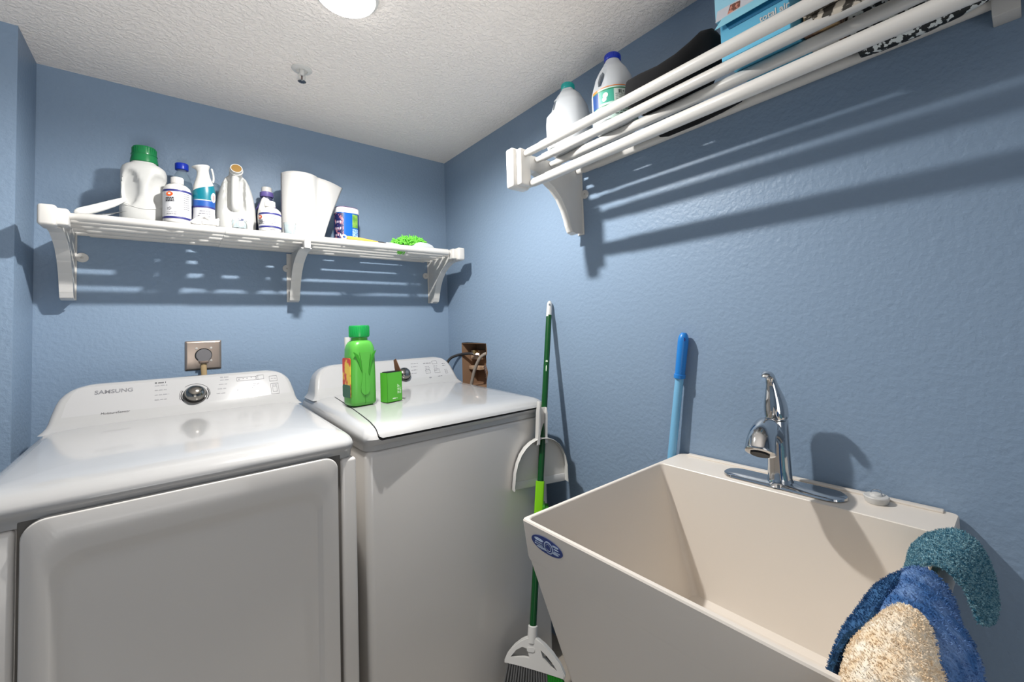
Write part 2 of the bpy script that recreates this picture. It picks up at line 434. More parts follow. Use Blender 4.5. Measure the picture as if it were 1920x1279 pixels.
bm = B(); box(bm, x1+.0095, DX+.3425, YM+.003, YM+.03, .05, .9245, .008, seg=4); obj('side_post', bm, M_enamf, t)
bm = B(); box(bm, DX-.3425, x0-.0075, YM+.003, YM+.03, .05, .9245, .008, seg=4); obj('side_post', bm, M_enamf, t)

# ---- washer (right)
WX = -.435
t = thing('washing_machine', 'white top-loading washing machine on the right, green bottle standing on its lid', 'washing machine', (0, 0, 0))
bm = B(); box(bm, WX-.341, WX+.341, YM+.012, -.14, .03, .926, .02, seg=5); obj('cabinet', bm, M_enamf, t)
for sx in (-.3, .3):
    for sy in (-.85, -.2):
        bm = B(); lathe(bm, [(.02, 0), (.022, .005), (.02, .012), (.012, .014), (.012, .04)], 16, WX+sx, sy); obj('levelling_foot', bm, M_black, t)
def lidpoly(d):
    L = [(-.698+d, -.318), (-.705+d, -.45), (-.716+d, -.62), (-.726+d, -.74), (-.733+d, -.81), (-.741+d, -.87), (-.748+d, -.96+d)]
    Rr = [(-.122-d, -.96+d), (-.129-d, -.87), (-.137-d, -.81), (-.144-d, -.74), (-.154-d, -.62), (-.165-d, -.45), (-.172-d, -.318)]
    return L+Rr
def cutter(d, zb):
    bm = B(); a = [(x, y) for x, y in lidpoly(d)]
    lo = [(WX+(x-WX)*.965, y+.0 if y < -.4 else y-.008, zb) for x, y in a]
    md = [(WX+(x-WX)*.99, y if y < -.4 else y-.003, zb+.004) for x, y in a]
    mid = [(x, y, zb+.013) for x, y in a]; hi = [(x, y, 1.1) for x, y in a]
    loft(bm, [lo, md, mid, hi]); return bm
obj('top_cover', boolop(cover_bm(WX), cutter(0, .955), 'DIFFERENCE'), M_enam, t, sharp=40)
lid = boolop(cover_bm(WX), cutter(.003, .9605), 'INTERSECT')
for v in lid.verts: v.co.z += .0015
lid = obj('lid', lid, M_enam, t, sharp=40)
con = obj('control_console', console_bm(WX), M_enam, t, sharp=60)
M = pframe(WX)
bm = B()
extr(bm, [(-.290, .006), (.300, .006), (.308, .010), (.309, .020), (.299, .075), (.290, .105), (.276, .120), (.262, .1255), (-.258, .1255), (-.270, .120), (-.279, .105), (-.290, .075), (-.298, .020), (-.297, .010)], M @ Matrix.Translation((0, 0, -.0012)), .0018, .0006)
obj('panel_face', bm, M_panel, con)
M = M @ Matrix.Translation((0, 0, .0007))
text('brand_lettering', 'SAMSUNG', M @ Matrix.Translation((-.205, .090, 0)), .0185, M_printd, con, sx=1.05, bold=.0003)
bm = B()
for k, y in enumerate((.104, .088, .070, .053)): words(bm, M, .104-.003*k, y, .034-.003*k, .0032, 50+k)
words(bm, M, .166, .099, .038, .006, 54); outline(bm, M, .212, .238, .094, .112)
for k in range(4): words(bm, M, .170, .058+.008*k, .022, .0025, 60+k); words(bm, M, .214, .058+.008*k, .02, .0025, 70+k)
outline(bm, M, .166, .190, .047, .066); outline(bm, M, .212, .24, .045, .066)
words(bm, M, .176, .020, .012, .006, 80); words(bm, M, .222, .024, .022, .004, 81); words(bm, M, .262, .09, .016, .004, 82); words(bm, M, .262, .080, .016, .004, 83)
for k in range(4): words(bm, M, .266, .036+.007*k, .014, .003, 84+k)
obj('cycle_print', bm, M_lpr, con)
dial(con, M, .054, .052, .030)

# ------------------------------------------------------------------ wall shelves (expanding tube shelves)
def screw(parent, M, r=.004):
    bm = B(); lathe(bm, [(0, 0), (r, 0), (r*.9, .0012), (r*.4, .0018), (0, .0018)], 12, M=M); obj('screw', bm, M_joint, parent)
def bracket(parent, x, side, full=True):
    """local shelf frame: x along, -y out from the wall, z=0 at the tube axis; side = -1 left end, 1 right end, 0 middle"""
    bm = B(); w2 = .016
    prof = [(0, -.232), (.040, -.236), (.062, -.230), (.070, -.212), (.078, -.185), (.092, -.150), (.115, -.112), (.150, -.078), (.19, -.056), (.235, -.040), (.29, -.036)]
    top = .012 if side else -.018
    poly = prof+[(.29, top), (0, top)]
    M = frame((x-.0018, 0, 0), (0, -1, 0), (0, 0, 1)) if True else None
    # u = -y, v = z -> normal = u x v = -x
    extr(bm, poly, frame((x+.0018, 0, 0), (0, -1, 0), (0, 0, 1)), .0036)
    xo0, xo1 = (x-w2*1.2, x+w2*1.2) if side == 0 else ((x-.004, x+.030) if side < 0 else (x-.030, x+.004))
    if side: xo0, xo1 = (x-.026, x+.006) if side < 0 else (x-.006, x+.026)
    for (a, b) in zip(prof[1:], prof[2:]):     # flange along the curved edge
        n = Vector((b[1]-a[1], -(b[0]-a[0]))).normalized()*.003
        pts = [(xo0, -a[0], a[1]), (xo1, -a[0], a[1]), (xo1, -b[0], b[1]), (xo0, -b[0], b[1])]
        q = [bm.verts.new(p) for p in pts]; q2 = [bm.verts.new((p[0], p[1]-n.x, p[2]+n.y)) for p in pts]
        for f in ((0, 1, 2, 3), ): bm.faces.new([q[k] for k in f]); bm.faces.new([q2[k] for k in reversed(f)])
        for k in range(4): bm.faces.new((q[k], q2[k], q2[(k+1) % 4], q[(k+1) % 4]))
    box(bm, xo0, xo1, -.005, 0, -.236, top, .001)                 # wall flange
    ex = x+.018 if side < 0 else x-.018
    tube(bm, [(ex, 0, -.085), (ex, -.006, -.085)], .0165, 20)      # screw ear
    if side == 0: box(bm, x-.0115, x+.0115, -.3115, -.272, -.040, .0175, .003)
    b = obj('bracket', bm, M_shelf, parent, sharp=35)
    screw(b, frame((ex, -.006, -.085), (1, 0, 0), (0, 0, 1)))
    if side:
        s = -side
        bm = B(); xa, xb = (x-.036, x+.002) if side < 0 else (x-.002, x+.036)
        low = -.112 if full else -.040
        box(bm, xa, xb, -.335, -.262, low, .022, .008, seg=3)
        box(bm, min(x-.004*s, x+.024*s), max(x-.004*s, x+.024*s), -.318, -.272, low+.006, .017, .006, seg=3)
        obj('end_cap', bm, M_shelf, b)
    return b
TY = (.024, .092, .159, .226, .288)
def rods(parent, x0, x1, joint, nm='shelf_rod', ys=TY, z=0, r1=.0135, r2=.0152):
    for k, d in enumerate(ys):
        j = joint+(.0 if k % 2 else .05)*0; s = 1
        bm = B(); tube(bm, [(x0, -d, z), (x0+.03, -d, z), (x0+.034, -d, z), (j, -d, z), (j+.002, -d, z), (x1-.034, -d, z), (x1-.03, -d, z), (x1, -d, z)],
                       [r1*.8, r1*.8, r1, r1, r2, r2, r1*.8, r1*.8], 20)
        o = obj(nm, bm, M_shelf, parent)
t = thing('wall_shelf', 'white tubular wall shelf over the washer and dryer, holding bottles and a paper roll', 'shelf', (0, 0, 1.650), group='tubular wall shelves')
rods(t, -1.445, -.118, -1.05)
bracket(t, -1.452, -1, False); bracket(t, -.785, 0); bracket(t, -.116, 1, False)
t2 = thing('wall_shelf', 'white tubular wall shelf with hanging rod high on the right wall above the utility sink', 'shelf', (0, 0, 1.846), rz=-PI/2, group='tubular wall shelves')
# local x runs along -Y of the room, local -y points to -X
rods(t2, 1.072, 2.36, 1.17, ys=(.024, .092, .159, .226, .294), r1=.0125, r2=.0138)
rods(t2, 1.072, 2.36, 1.17, 'hanging_rod', (.272,), -.097, .014, .0155)
bracket(t2, 1.068, -1); bracket(t2, 2.365, 1)
bm = B(); box(bm, 2.150, 2.186, -.045, 0, -.040, .016, .002); obj('wall_clip', bm, M_shelf, t2)

# ------------------------------------------------------------------ outlet and plug
t = thing('range_outlet', 'steel dryer outlet plate on the back wall above the dryer console', 'electrical outlet', (-1.098, 0, 1.199))
bm = B()
loft(bm, [[(x, y, z) for x, z in rrect(-a, a, -a, a, .003, 3)] for a, y in ((.0575, 0), (.0575, -.002), (.053, -.0065), (.050, -.007))]); obj('wall_plate', bm, M_steel, t)
bm = B(); tube(bm, [(0, -.006, 0), (0, -.010, 0)], .0275, 28); obj('receptacle', bm, M_black, t)
for x, z in ((-.022, .028), (.024, .028), (.024, -.022)): screw(t, frame((x, -.007, z), (1, 0, 0), (0, 0, 1)), .0045)
t = thing('dryer_plug', 'grey round dryer plug and cord in the steel outlet plate', 'plug', (-1.098, 0, 1.199))
bm = B(); extr(bm, [(.0245*cos(a), .0245*sin(a)) for a in [rad(-50+280*k/24) for k in range(25)]]+[(-.016, -.024), (.016, -.024)], frame((0, -.010, 0), (1, 0, 0), (0, 0, 1)), .022, .002); obj('plug_body', bm, mat('plug_grey', (112, 110, 112), .5), t)
bm = B(); box(bm, -.015, .015, -.036, -.014, -.031, -.022, .002); obj('strain_clamp', bm, mat('clamp', (120, 105, 95), .4, .5), t)
bm = B(); tube(bm, smoothpath([(0, -.024, -.026), (0, -.026, -.06), (.004, -.03, -.12), (.01, -.05, -.22)]), .0095, 12, .6); obj('cord', bm, mat('cord_grey', (175, 150, 110), .6), t)

# ------------------------------------------------------------------ washer outlet box in the right wall
t = thing('washer_outlet_box', 'open brown hose box cut into the right wall behind the washer', 'outlet box', (0, 0, 0))
bm = B(); a = (.002, .095, -.372, -.137, .962, 1.188)
for f in ([(a[1], a[2], a[4]), (a[1], a[3], a[4]), (a[1], a[3], a[5]), (a[1], a[2], a[5])], [(a[0], a[3], a[4]), (a[1], a[3], a[4]), (a[1], a[3], a[5]), (a[0], a[3], a[5])],
          [(a[0], a[2], a[4]), (a[1], a[2], a[4]), (a[1], a[2], a[5]), (a[0], a[2], a[5])], [(a[0], a[2], a[5]), (a[1], a[2], a[5]), (a[1], a[3], a[5]), (a[0], a[3], a[5])], [(a[0], a[2], a[4]), (a[1], a[2], a[4]), (a[1], a[3], a[4]), (a[0], a[3], a[4])]):
    vs = [Vector(p) for p in f]; n = (vs[1]-vs[0]).cross(vs[2]-vs[0]).normalized()*.002
    A = [bm.verts.new(p) for p in vs]; Bv = [bm.verts.new(p+n) for p in vs]
    bm.faces.new(A); bm.faces.new(list(reversed(Bv)))
    for k in range(4): bm.faces.new((A[k], A[(k+1) % 4], Bv[(k+1) % 4], Bv[k]))
obj('box_shell', bm, M_brbox, t, smooth=False)
for q_ in ((.050, .090, -.235, -.150, 1.10, 1.15, .002), (.04, .085, -.25, -.14, 1.045, 1.065, .003), (.03, .088, -.370, -.335, 1.0, 1.07, .006)):
    bm = B(); box(bm, *q_); obj('drywall_scrap', bm, M_tan, t)
for y, z in ((-.215, 1.125), (-.345, 1.128)):
    bm = B(); tube(bm, [(.09, y, z), (.045, y, z)], .010, 12); tube(bm, [(.055, y, z-.018), (.055, y, z+.02)], .008, 12); tube(bm, [(.05, y, z+.016), (.028, y, z+.016)], .012, 8)
    obj('valve', bm, M_brass, t)
bm = B(); P = smoothpath([(.05, -.30, 1.07), (.045, -.325, 1.03), (.035, -.35, .99), (.03, -.36, .965)], 8)
tube(bm, P, [.017 if k % 2 else .0135 for k in range(len(P))], 16); 
obj('drain_hose', bm, mat('corrugated_brown', (120, 100, 92), .5), t)
h = thing('water_hose', 'dark thin supply hose running left from the wall hose box to the washer', 'hose', (0, 0, 0), group='washer supply hoses')
bm = B(); tube(bm, smoothpath([(.042, -.215, 1.126), (.02, -.19, 1.134), (-.015, -.12, 1.125), (-.05, -.085, 1.10), (-.08, -.08, 1.03), (-.09, -.08, .92)]), .0075, 12); obj('hose_tube', bm, M_hosed, h)
bm = B(); tube(bm, [(.055, -.227, 1.125), (.036, -.208, 1.13)], .0125, 8); obj('coupling', bm, M_steel, h)
h = thing('water_hose', 'light grey curved supply hose hanging down inside the wall hose box', 'hose', (0, 0, 0), group='washer supply hoses')
bm = B(); tube(bm, smoothpath([(.05, -.345, 1.128), (.03, -.335, 1.137), (.01, -.305, 1.115), (.0, -.27, 1.06), (-.004, -.245, 1.0), (-.01, -.225, .93), (-.02, -.21, .82)]), .0085, 12); obj('hose_tube', bm, M_hose, h)
bm = B(); tube(bm, [(.06, -.352, 1.125), (.038, -.342, 1.135)], .0125, 8); obj('coupling', bm, M_black, h)

# ------------------------------------------------------------------ utility sink
RZ = .864
SI = (-.633, -.004, -2.052, -1.443)   # outer rim
t = thing('utility_sink', 'cream plastic laundry tub sink on legs against the right wall', 'utility sink', (0, 0, 0))
bm = B()
def sr(x0, x1, y0, y1, z, r): return [(x, y, z) for x, y in rrect(x0, x1, y0, y1, r, 7)]
OR = (.022, .008, .008, .045)  # corners x1y1, x0y1, x0y0, x1y0
OR = (.012, .008, .008, .012)
out = [sr(-.55, -.115, -1.925, -1.552, .475, .03), sr(-.574, -.10, -1.955, -1.537, .486, .03), sr(-.590, -.090, -1.975, -1.517, .55, .03),
       sr(-.6208, -.012, -2.040, -1.450, .776, OR), sr(-.6212, -.006, -2.0475, -1.4455, .779, OR), sr(-.6220, -.004, -2.052, -1.443, .784, OR),
       sr(-.633, -.004, -2.052, -1.443, .861, OR), sr(-.6315, -.0055, -2.0505, -1.4445, .8640, OR),
       sr(-.6245, -.129, -2.0435, -1.4515, .8640, (.012,)*4), sr(-.623, -.1305, -2.042, -1.453, .8622, (.012,)*4),
       sr(-.590, -.131, -1.975, -1.530, .560, (.014,)*4), sr(-.583, -.135, -1.965, -1.538, .540, (.02,)*4), sr(-.565, -.15, -1.95, -1.552, .532, (.03,)*4)]
loft(bm, out); sink = obj('tub', bm, M_tub, t, sharp=24)
bm = B(); box(bm, -.022, -.0045, -2.03, -1.47, .8635, .8685, .002); obj('backsplash_lip', bm, M_tub, t)
for x, y in ((-.53, -1.58), (-.53, -1.90), (-.13, -1.58), (-.13, -1.90)):
    bm = B(); dx = -.03 if x < -.3 else .03; dy = .04 if y > -1.7 else -.04
    loft(bm, [[(x+dx*(1-k)+px*s, y+dy*(1-k)+py*s, .0+.48*k) for px, py in rrect(-.02, .02, -.02, .02, .004, 3)] for k, s in ((0, .7), (1, 1.1))])
    obj('leg', bm, M_tub, t)
bm = B(); lathe(bm, [(.04, .531), (.042, .534), (.030, .5345), (.028, .531), (0, .531)], 28, -.36, -1.745); obj('drain', bm, M_chrome, t)
# oval sticker on the front face
MS = frame((-.6297, -1.517, .832), (0, -1, 0), (-.137, 0, 1))
def oval(bm, M, cx, cy, a, b, th, n=32, rot=0):
    extr(bm, [(cx+a*cos(2*PI*k/n), cy+b*sin(2*PI*k/n)) for k in range(n)], M, th)
M_stb = mat('sticker_blue', (36, 62, 130), .35); M_stw = mat('sticker_pale', (190, 205, 225), .35)
bm = B(); oval(bm, MS, 0, 0, .046, .0168, .0006); st = obj('oval_sticker', bm, M_stb, t)
bm = B(); M1 = MS @ Matrix.Translation((0, 0, .0004))
for (x, y, a, b) in ((-.022, .0075, .014, .0035), (-.016, -.0115, .015, .003), (.027, .0095, .009, .0025), (.024, -.0085, .010, .003)): oval(bm, M1, x, y*.8, a, b*.8, .0005)
oval(bm, M1, .006, -.001, .0135, .0122, .0005); obj('sticker_shapes', bm, M_stw, st)
bm = B(); M1 = MS @ Matrix.Translation((0, 0, .0007)); oval(bm, M1, .006, -.001, .0105, .0098, .0005); obj('sticker_disc', bm, M_stb, st)
bm = B(); M1 = MS @ Matrix.Translation((0, 0, .001)); arc(bm, M1, .006, -.001, .006, 0, 360, .002, 20, .0006)
for k in range(3): fplane(bm, M1, -.036+.002*k, -.012, -.004+.0045*k-.0015, -.004+.0045*k, th=.0006, r=.0003)
for k in range(2): fplane(bm, M1, .022, .038-.003*k, -.002+.005*k-.0015, -.002+.005*k, th=.0006, r=.0003)
obj('sticker_strokes', bm, M_stw, st)

# stopper
t = thing('sink_stopper', 'white rubber plug with a wire ring on the sink deck beside the faucet', 'sink stopper', (-.045, -1.928, .8645))
bm = B(); lathe(bm, [(0, 0), (.019, 0), (.020, .002), (.0225, .011), (.0225, .013), (.021, .0145), (.012, .015), (.010, .0185), (.006, .020), (0, .020)], 32); obj('plug_body', bm, M_wht, t)
bm = B(); tube(bm, [(.009*cos(a)+.002, .009*sin(a), .020+.004*cos(a)) for a in [2*PI*k/24 for k in range(25)]], .0009, 8); obj('ring', bm, M_chrome, t)

# faucet
t = thing('sink_faucet', 'chrome single-lever faucet with stubby spout on the sink deck', 'faucet', (-.080, -1.750, .8645))
bm = B(); rings = []
def stad(a, b, z, n=48): return [(x, y, z) for x, y in rrect(-b, b, -a, a, b*.999, 12)]
loft(bm, [stad(.133, .031, 0), stad(.135, .033, .002), stad(.134, .032, .006), stad(.128, .027, .0095), stad(.11, .02, .0115)]); obj('base_plate', bm, M_chrome, t)
bm = B(); rings = []
for z, rx, ry, ox in ((.004, .036, .034, 0), (.010, .031, .029, 0), (.020, .0275, .026, 0), (.06, .0262, .0252, 0), (.10, .0256, .0248, 0), (.135, .0256, .0250, .0), (.156, .0256, .0250, 0), (.158, .022, .022, 0), (.160, .022, .022, 0)):
    rings.append([(x, y, z) for x, y in sell(rx, ry, 2, 40, ox)])
loft(bm, rings); obj('body', bm, M_chrome, t)
# lever cap and handle: dome leaning forward
bm = B(); rings = []
for k, (x, z, rr, ry) in enumerate(((0, .161, .0245, .0245), (0, .166, .0265, .0262), (-.001, .182, .0268, .0262), (-.003, .198, .0252, .0245), (-.007, .214, .0215, .0208), (-.012, .229, .0165, .0165), (-.017, .243, .0122, .0130), (-.022, .256, .0095, .0112), (-.028, .265, .0088, .0112), (-.038, .270, .0082, .0116), (-.048, .270, .0070, .0110), (-.055, .267, .0045, .0075), (-.058, .265, .001, .002))):
    # ring plane tilts as the handle curls forward
    tl = rad(min(80, max(0, (k-3)*9)))
    rings.append([(x+rr*cos(a)*cos(tl), ry*sin(a), z+rr*cos(a)*sin(tl)) for a in [2*PI*j/32 for j in range(32)]])
loft(bm, rings); lv = obj('lever', bm, M_chrome, t, sharp=60)
bm = B(); tube(bm, [(-.0225, .002, .186), (-.0255, .0022, .1865)], .0026, 12); obj('temperature_dot', bm, mat('red_dot', (170, 30, 30), .4), lv)
# spout
P = smoothpath([(.0, 0, .105), (-.030, -.002, .134), (-.060, -.006, .150), (-.090, -.010, .154), (-.115, -.014, .148), (-.136, -.017, .133), (-.150, -.019, .112)], 6)
n = len(P); rr = []
for k in range(n):
    s = k/(n-1); rr.append(.019+.009*s if s > .35 else .0205-.0015*s/.35+.0032*0)
    if s > .35: rr[-1] = .0195+.0125*((s-.35)/.65)**.7
rr[-1] = .030; rr[-2] = .0315
bm = B(); tube(bm, P, rr, 32, .98); sp = obj('spout', bm, M_chrome, t, sharp=60)
d = (P[-1]-P[-2]).normalized()
bm = B(); tube(bm, [P[-1]-d*.002, P[-1]+d*.004], .019, 24); obj('aerator', bm, M_black, sp)

# ------------------------------------------------------------------ terry cloths on the sink rim
def cloth(name, secs, material, label, seed, thick=.006, nu=34, nv=40, tuft=5200, tl=.0045, wob=.004, pile=None, cat='towel', group=None):
    """secs: cross sections [(x, [(y, z), ...]), ...]; resampled to a grid, then given thickness and a looped pile"""
    rn = random.Random(seed)
    rows = [smoothpath([Vector((x, y, z)) for y, z in pts], 6) for x, pts in secs]
    def samp(path, s):
        L = [0]
        for a, b in zip(path, path[1:]): L.append(L[-1]+(b-a).length)
        q = s*L[-1]
        for i in range(len(L)-1):
            if L[i+1] >= q-1e-9:
                tt = (q-L[i])/max(L[i+1]-L[i], 1e-9); return path[i].lerp(path[i+1], min(max(tt, 0), 1))
        return path[-1]
    R = [[samp(r, j/nv) for j in range(nv+1)] for r in rows]
    G = []
    cols = [smoothpath([R[i][j] for i in range(len(R))], 8) for j in range(nv+1)]
    for i in range(nu+1):
        row = []
        for j in range(nv+1):
            p = samp(cols[j], i/nu)
            row.append(p)
        G.append(row)
    bm = B()
    N = [[None]*(nv+1) for _ in range(nu+1)]
    for i in range(nu+1):
        for j in range(nv+1):
            a = G[min(i+1, nu)][j]-G[max(i-1, 0)][j]; b = G[i][min(j+1, nv)]-G[i][max(j-1, 0)]
            nn = a.cross(b); N[i][j] = nn.normalized() if nn.length > 0 else Vector((0, 0, 1))
    if N[nu//2][nv//2].z < 0: N = [[-x for x in r] for r in N]
    ph = [rn.uniform(0, 6) for _ in range(6)]
    for i in range(nu+1):
        for j in range(nv+1):
            p = G[i][j]; wv = wob*(sin(p.x*70+ph[0]+2*sin(p.y*40))+.6*sin(p.z*90+ph[1]+p.x*50)+.4*sin(j*.9+ph[2]))
            G[i][j] = p+N[i][j]*wv
    V1 = [[bm.verts.new(G[i][j]+N[i][j]*thick/2) for j in range(nv+1)] for i in range(nu+1)]
    V0 = [[bm.verts.new(G[i][j]-N[i][j]*thick/2) for j in range(nv+1)] for i in range(nu+1)]
    for i in range(nu):
        for j in range(nv):
            bm.faces.new((V1[i][j], V1[i+1][j], V1[i+1][j+1], V1[i][j+1])); bm.faces.new((V0[i][j+1], V0[i+1][j+1], V0[i+1][j], V0[i][j]))
    for i in range(nu):
        for j in (0, nv): bm.faces.new((V1[i][j], V0[i][j], V0[i+1][j], V1[i+1][j]))
    for j in range(nv):
        for i in (0, nu): bm.faces.new((V1[i][j], V1[i][j+1], V0[i][j+1], V0[i][j]))
    base = obj(name, bm, material, sharp=80)
    tag(base, label, cat, group)
    bm = B()
    for k in range(tuft):
        u, v = rn.random()*nu, rn.random()*nv
        if k % 7 == 0: u = rn.choice((0, nu))+0.0
        if k % 11 == 0: v = rn.choice((0, nv))+0.0
        i, j = min(int(u), nu-1), min(int(v), nv-1); fu, fv = u-i, v-j
        P = G[i][j].lerp(G[i+1][j], fu).lerp(G[i][j+1].lerp(G[i+1][j+1], fu), fv); nn = N[i][j]
        sd = 1 if rn.random() < .8 else -1
        edge = (k % 7 == 0) or (k % 11 == 0)
        o = P+nn*sd*thick/2*(.9 if not edge else rn.uniform(-1, 1))
        dv = (nn*sd+Vector((rn.uniform(-1, 1), rn.uniform(-1, 1), rn.uniform(-1, 1)))*(.6 if not edge else 1.4)).normalized()
        sv = dv.cross(Vector((rn.uniform(-1, 1), rn.uniform(-1, 1), rn.uniform(-1, 1)))).normalized(); L = tl*rn.uniform(.5, 1.1); wd = .00055
        tv = dv.cross(sv)*wd
        b3 = [bm.verts.new(o+sv*wd), bm.verts.new(o-sv*wd*.5+tv*.8), bm.verts.new(o-sv*wd*.5-tv*.8)]
        m3 = [bm.verts.new(o+dv*L*.7+sv*wd), bm.verts.new(o+dv*L*.7-sv*wd*.5+tv*.8), bm.verts.new(o+dv*L*.7-sv*wd*.5-tv*.8)]
        tip = bm.verts.new(o+dv*L*.95+sv*L*.35)
        for q in range(3):
            bm.faces.new((b3[q], b3[(q+1) % 3], m3[(q+1) % 3], m3[q])); bm.faces.new((m3[q], m3[(q+1) % 3], tip))
    p = obj('terry_pile', bm, pile or material, base, smooth=False); p['kind'] = 'stuff'
    return base
cloth('washcloth', [(-.145, [(-1.996, .80), (-2.003, .835), (-2.020, .862), (-2.044, .878), (-2.066, .882), (-2.083, .872), (-2.094, .850), (-2.100, .815), (-2.103, .795)]),
                    (-.20, [(-1.998, .815), (-2.008, .850), (-2.024, .872), (-2.046, .884), (-2.067, .884), (-2.083, .872), (-2.094, .850), (-2.101, .815), (-2.104, .785)]),
                    (-.27, [(-2.010, .825), (-2.016, .857), (-2.030, .878), (-2.049, .889), (-2.066, .887), (-2.080, .874), (-2.089, .852), (-2.096, .826), (-2.100, .800)]),
                    (-.325, [(-2.020, .852), (-2.025, .868), (-2.036, .882), (-2.050, .890), (-2.063, .887), (-2.076, .875), (-2.085, .857), (-2.091, .838), (-2.095, .826)])],
      M_terryt, 'teal terry washcloth arched over the right rim of the sink', 3, thick=.0035, wob=.0008, tl=.0045, tuft=9000, cat='washcloth')
towel = cloth('hand_towel', [(-.365, [(-2.004, .80), (-2.008, .85), (-2.026, .884), (-2.044, .894), (-2.060, .885), (-2.070, .858), (-2.077, .820), (-2.080, .76)]),
                     (-.42, [(-1.997, .77), (-2.004, .84), (-2.024, .890), (-2.042, .901), (-2.064, .893), (-2.083, .866), (-2.093, .815), (-2.096, .73)]),
                     (-.48, [(-1.990, .75), (-2.000, .835), (-2.022, .890), (-2.042, .901), (-2.068, .893), (-2.092, .868), (-2.108, .82), (-2.113, .72)]),
                     (-.56, [(-1.994, .74), (-2.004, .83), (-2.024, .880), (-2.044, .889), (-2.070, .882), (-2.095, .855), (-2.110, .80), (-2.115, .70)]),
                     (-.62, [(-1.998, .74), (-2.008, .82), (-2.025, .872), (-2.046, .880), (-2.070, .872), (-2.092, .842), (-2.105, .79), (-2.110, .70)]),
                     (-.655, [(-1.985, .70), (-1.995, .77), (-2.015, .825), (-2.046, .835), (-2.075, .825), (-2.095, .79), (-2.108, .75), (-2.112, .66)]),
                     (-.668, [(-1.985, .62), (-1.992, .66), (-2.010, .70), (-2.046, .71), (-2.080, .70), (-2.098, .68), (-2.110, .65), (-2.115, .60)])],
      M_terryb, 'blue terry hand towel bunched over the front right corner of the sink', 5, thick=.007, wob=.0018, tl=.005, tuft=16000, nu=44)
flap = cloth('folded_flap', [(-.40, [(-2.000, .815), (-2.000, .850), (-2.012, .882), (-2.030, .899)]),
                      (-.45, [(-1.984, .790), (-1.986, .835), (-2.002, .877), (-2.028, .902)]),
                      (-.50, [(-1.974, .765), (-1.977, .820), (-1.994, .868), (-2.022, .897)]),
                      (-.55, [(-1.970, .745), (-1.973, .805), (-1.990, .856), (-2.018, .888)])],
      mat('blue_terry_shaded', (34, 78, 124), .95, bump=('n', 240, .8, .006), mottle=((64, 110, 156), 50, .38, .68)), '', 15, thick=.006, wob=.001, tl=.0045, tuft=3500)  # darker copy of the towel blue, standing in for shade in the fold
for k_ in ('label', 'category'): del flap[k_]
flap.parent = towel
cloth('cleaning_cloth', [(-.505, [(-2.012, .80), (-2.018, .860), (-2.030, .892), (-2.048, .905), (-2.064, .896), (-2.074, .862), (-2.080, .82)]),
                         (-.55, [(-1.998, .78), (-2.008, .855), (-2.026, .898), (-2.048, .911), (-2.068, .900), (-2.084, .860), (-2.092, .80)]),
                         (-.60, [(-1.990, .76), (-2.002, .845), (-2.022, .893), (-2.048, .905), (-2.074, .893), (-2.094, .850), (-2.102, .78)]),
                         (-.645, [(-1.985, .72), (-1.996, .80), (-2.020, .865), (-2.048, .880), (-2.078, .868), (-2.098, .81), (-2.108, .73)]),
                         (-.678, [(-1.985, .66), (-1.994, .71), (-2.018, .765), (-2.048, .78), (-2.080, .765), (-2.100, .72), (-2.108, .66)])],
      M_terryc, 'cream terry cleaning cloth lying over the blue towel on the sink corner', 9, thick=.006, wob=.0012, tl=.0038, tuft=20000, cat='cleaning cloth')

# ------------------------------------------------------------------ broom with clip-on dustpan, blue pole
top = Vector((-.014, -.877, 1.367)); bot = Vector((-.30, -1.048, .262)); ax = (bot-top).normalized()
t = thing('broom', 'green-handled broom with a white head leaning on the wall between washer and sink', 'broom', top)
L = (bot-top).length
bm = B(); tube(bm, [ax*.06, ax*(L-.02)], .0115, 24); obj('handle', bm, M_pole, t)
bm = B(); tube(bm, [ax*(-.002), ax*.004, ax*.012, ax*.055, ax*.066], [.004, .009, .0115, .0125, .0125], 24, .8); gr = obj('hanging_grip', bm, M_wht, t)
vd = Vector((-.65, -.75, 0)).normalized()
bm = B(); tube(bm, [ax*.014+vd*.009, ax*.014+vd*.0125], .0042, 16); obj('grip_hole', bm, mat('hole_grey', (110, 120, 128), .6), gr)
bm = B(); tube(bm, [ax*.248+vd*.0095, ax*.248+vd*.0125], .0045, 12); tube(bm, [ax*.262+vd*.0095, ax*.275+vd*.0122, ax*.29+vd*.0095], .002, 8); obj('handle_mark', bm, M_cream, t)
# head: white arched cap (open arch) at the lower end
hx = Vector((.62, -.78, 0)).normalized()       # along the head
hz = -ax; hn = hx.cross(hz).normalized()
hz = hn.cross(hx).normalized()
if hn.dot(Vector((-.65, -.75, 0))) < 0: hn = -hn
O = bot-top
Mh = Matrix.Identity(4)
for i_ in range(3): Mh[i_][0] = hx[i_]; Mh[i_][1] = hz[i_]; Mh[i_][2] = hn[i_]; Mh[i_][3] = O[i_]-hn[i_]*.011
def hp(L2): return [(x, y) for x, y in L2]
bm = B()
outer = [(-.088, -.070), (-.080, -.052), (-.060, -.030), (-.036, -.013), (-.016, -.004), (.016, -.004), (.040, -.020), (.068, -.042), (.092, -.066), (.108, -.094), (.106, -.106), (.04, -.092), (-.03, -.082), (-.080, -.080), (-.088, -.078)]
extr(bm, outer, Mh, .024, .003)
cap = bm
cut = B()
extr(cut, [(-.068, -.060), (-.050, -.040), (-.030, -.030), (-.014, -.034), (-.006, -.058), (-.03, -.058)], Mh @ Matrix.Translation((0, 0, -.02)), .07)
cap = boolop(cap, cut, 'DIFFERENCE')
cut = B(); extr(cut, [(.030, -.034), (.048, -.046), (.070, -.066), (.084, -.084), (.062, -.076), (.038, -.056)], Mh @ Matrix.Translation((0, 0, -.02)), .07)
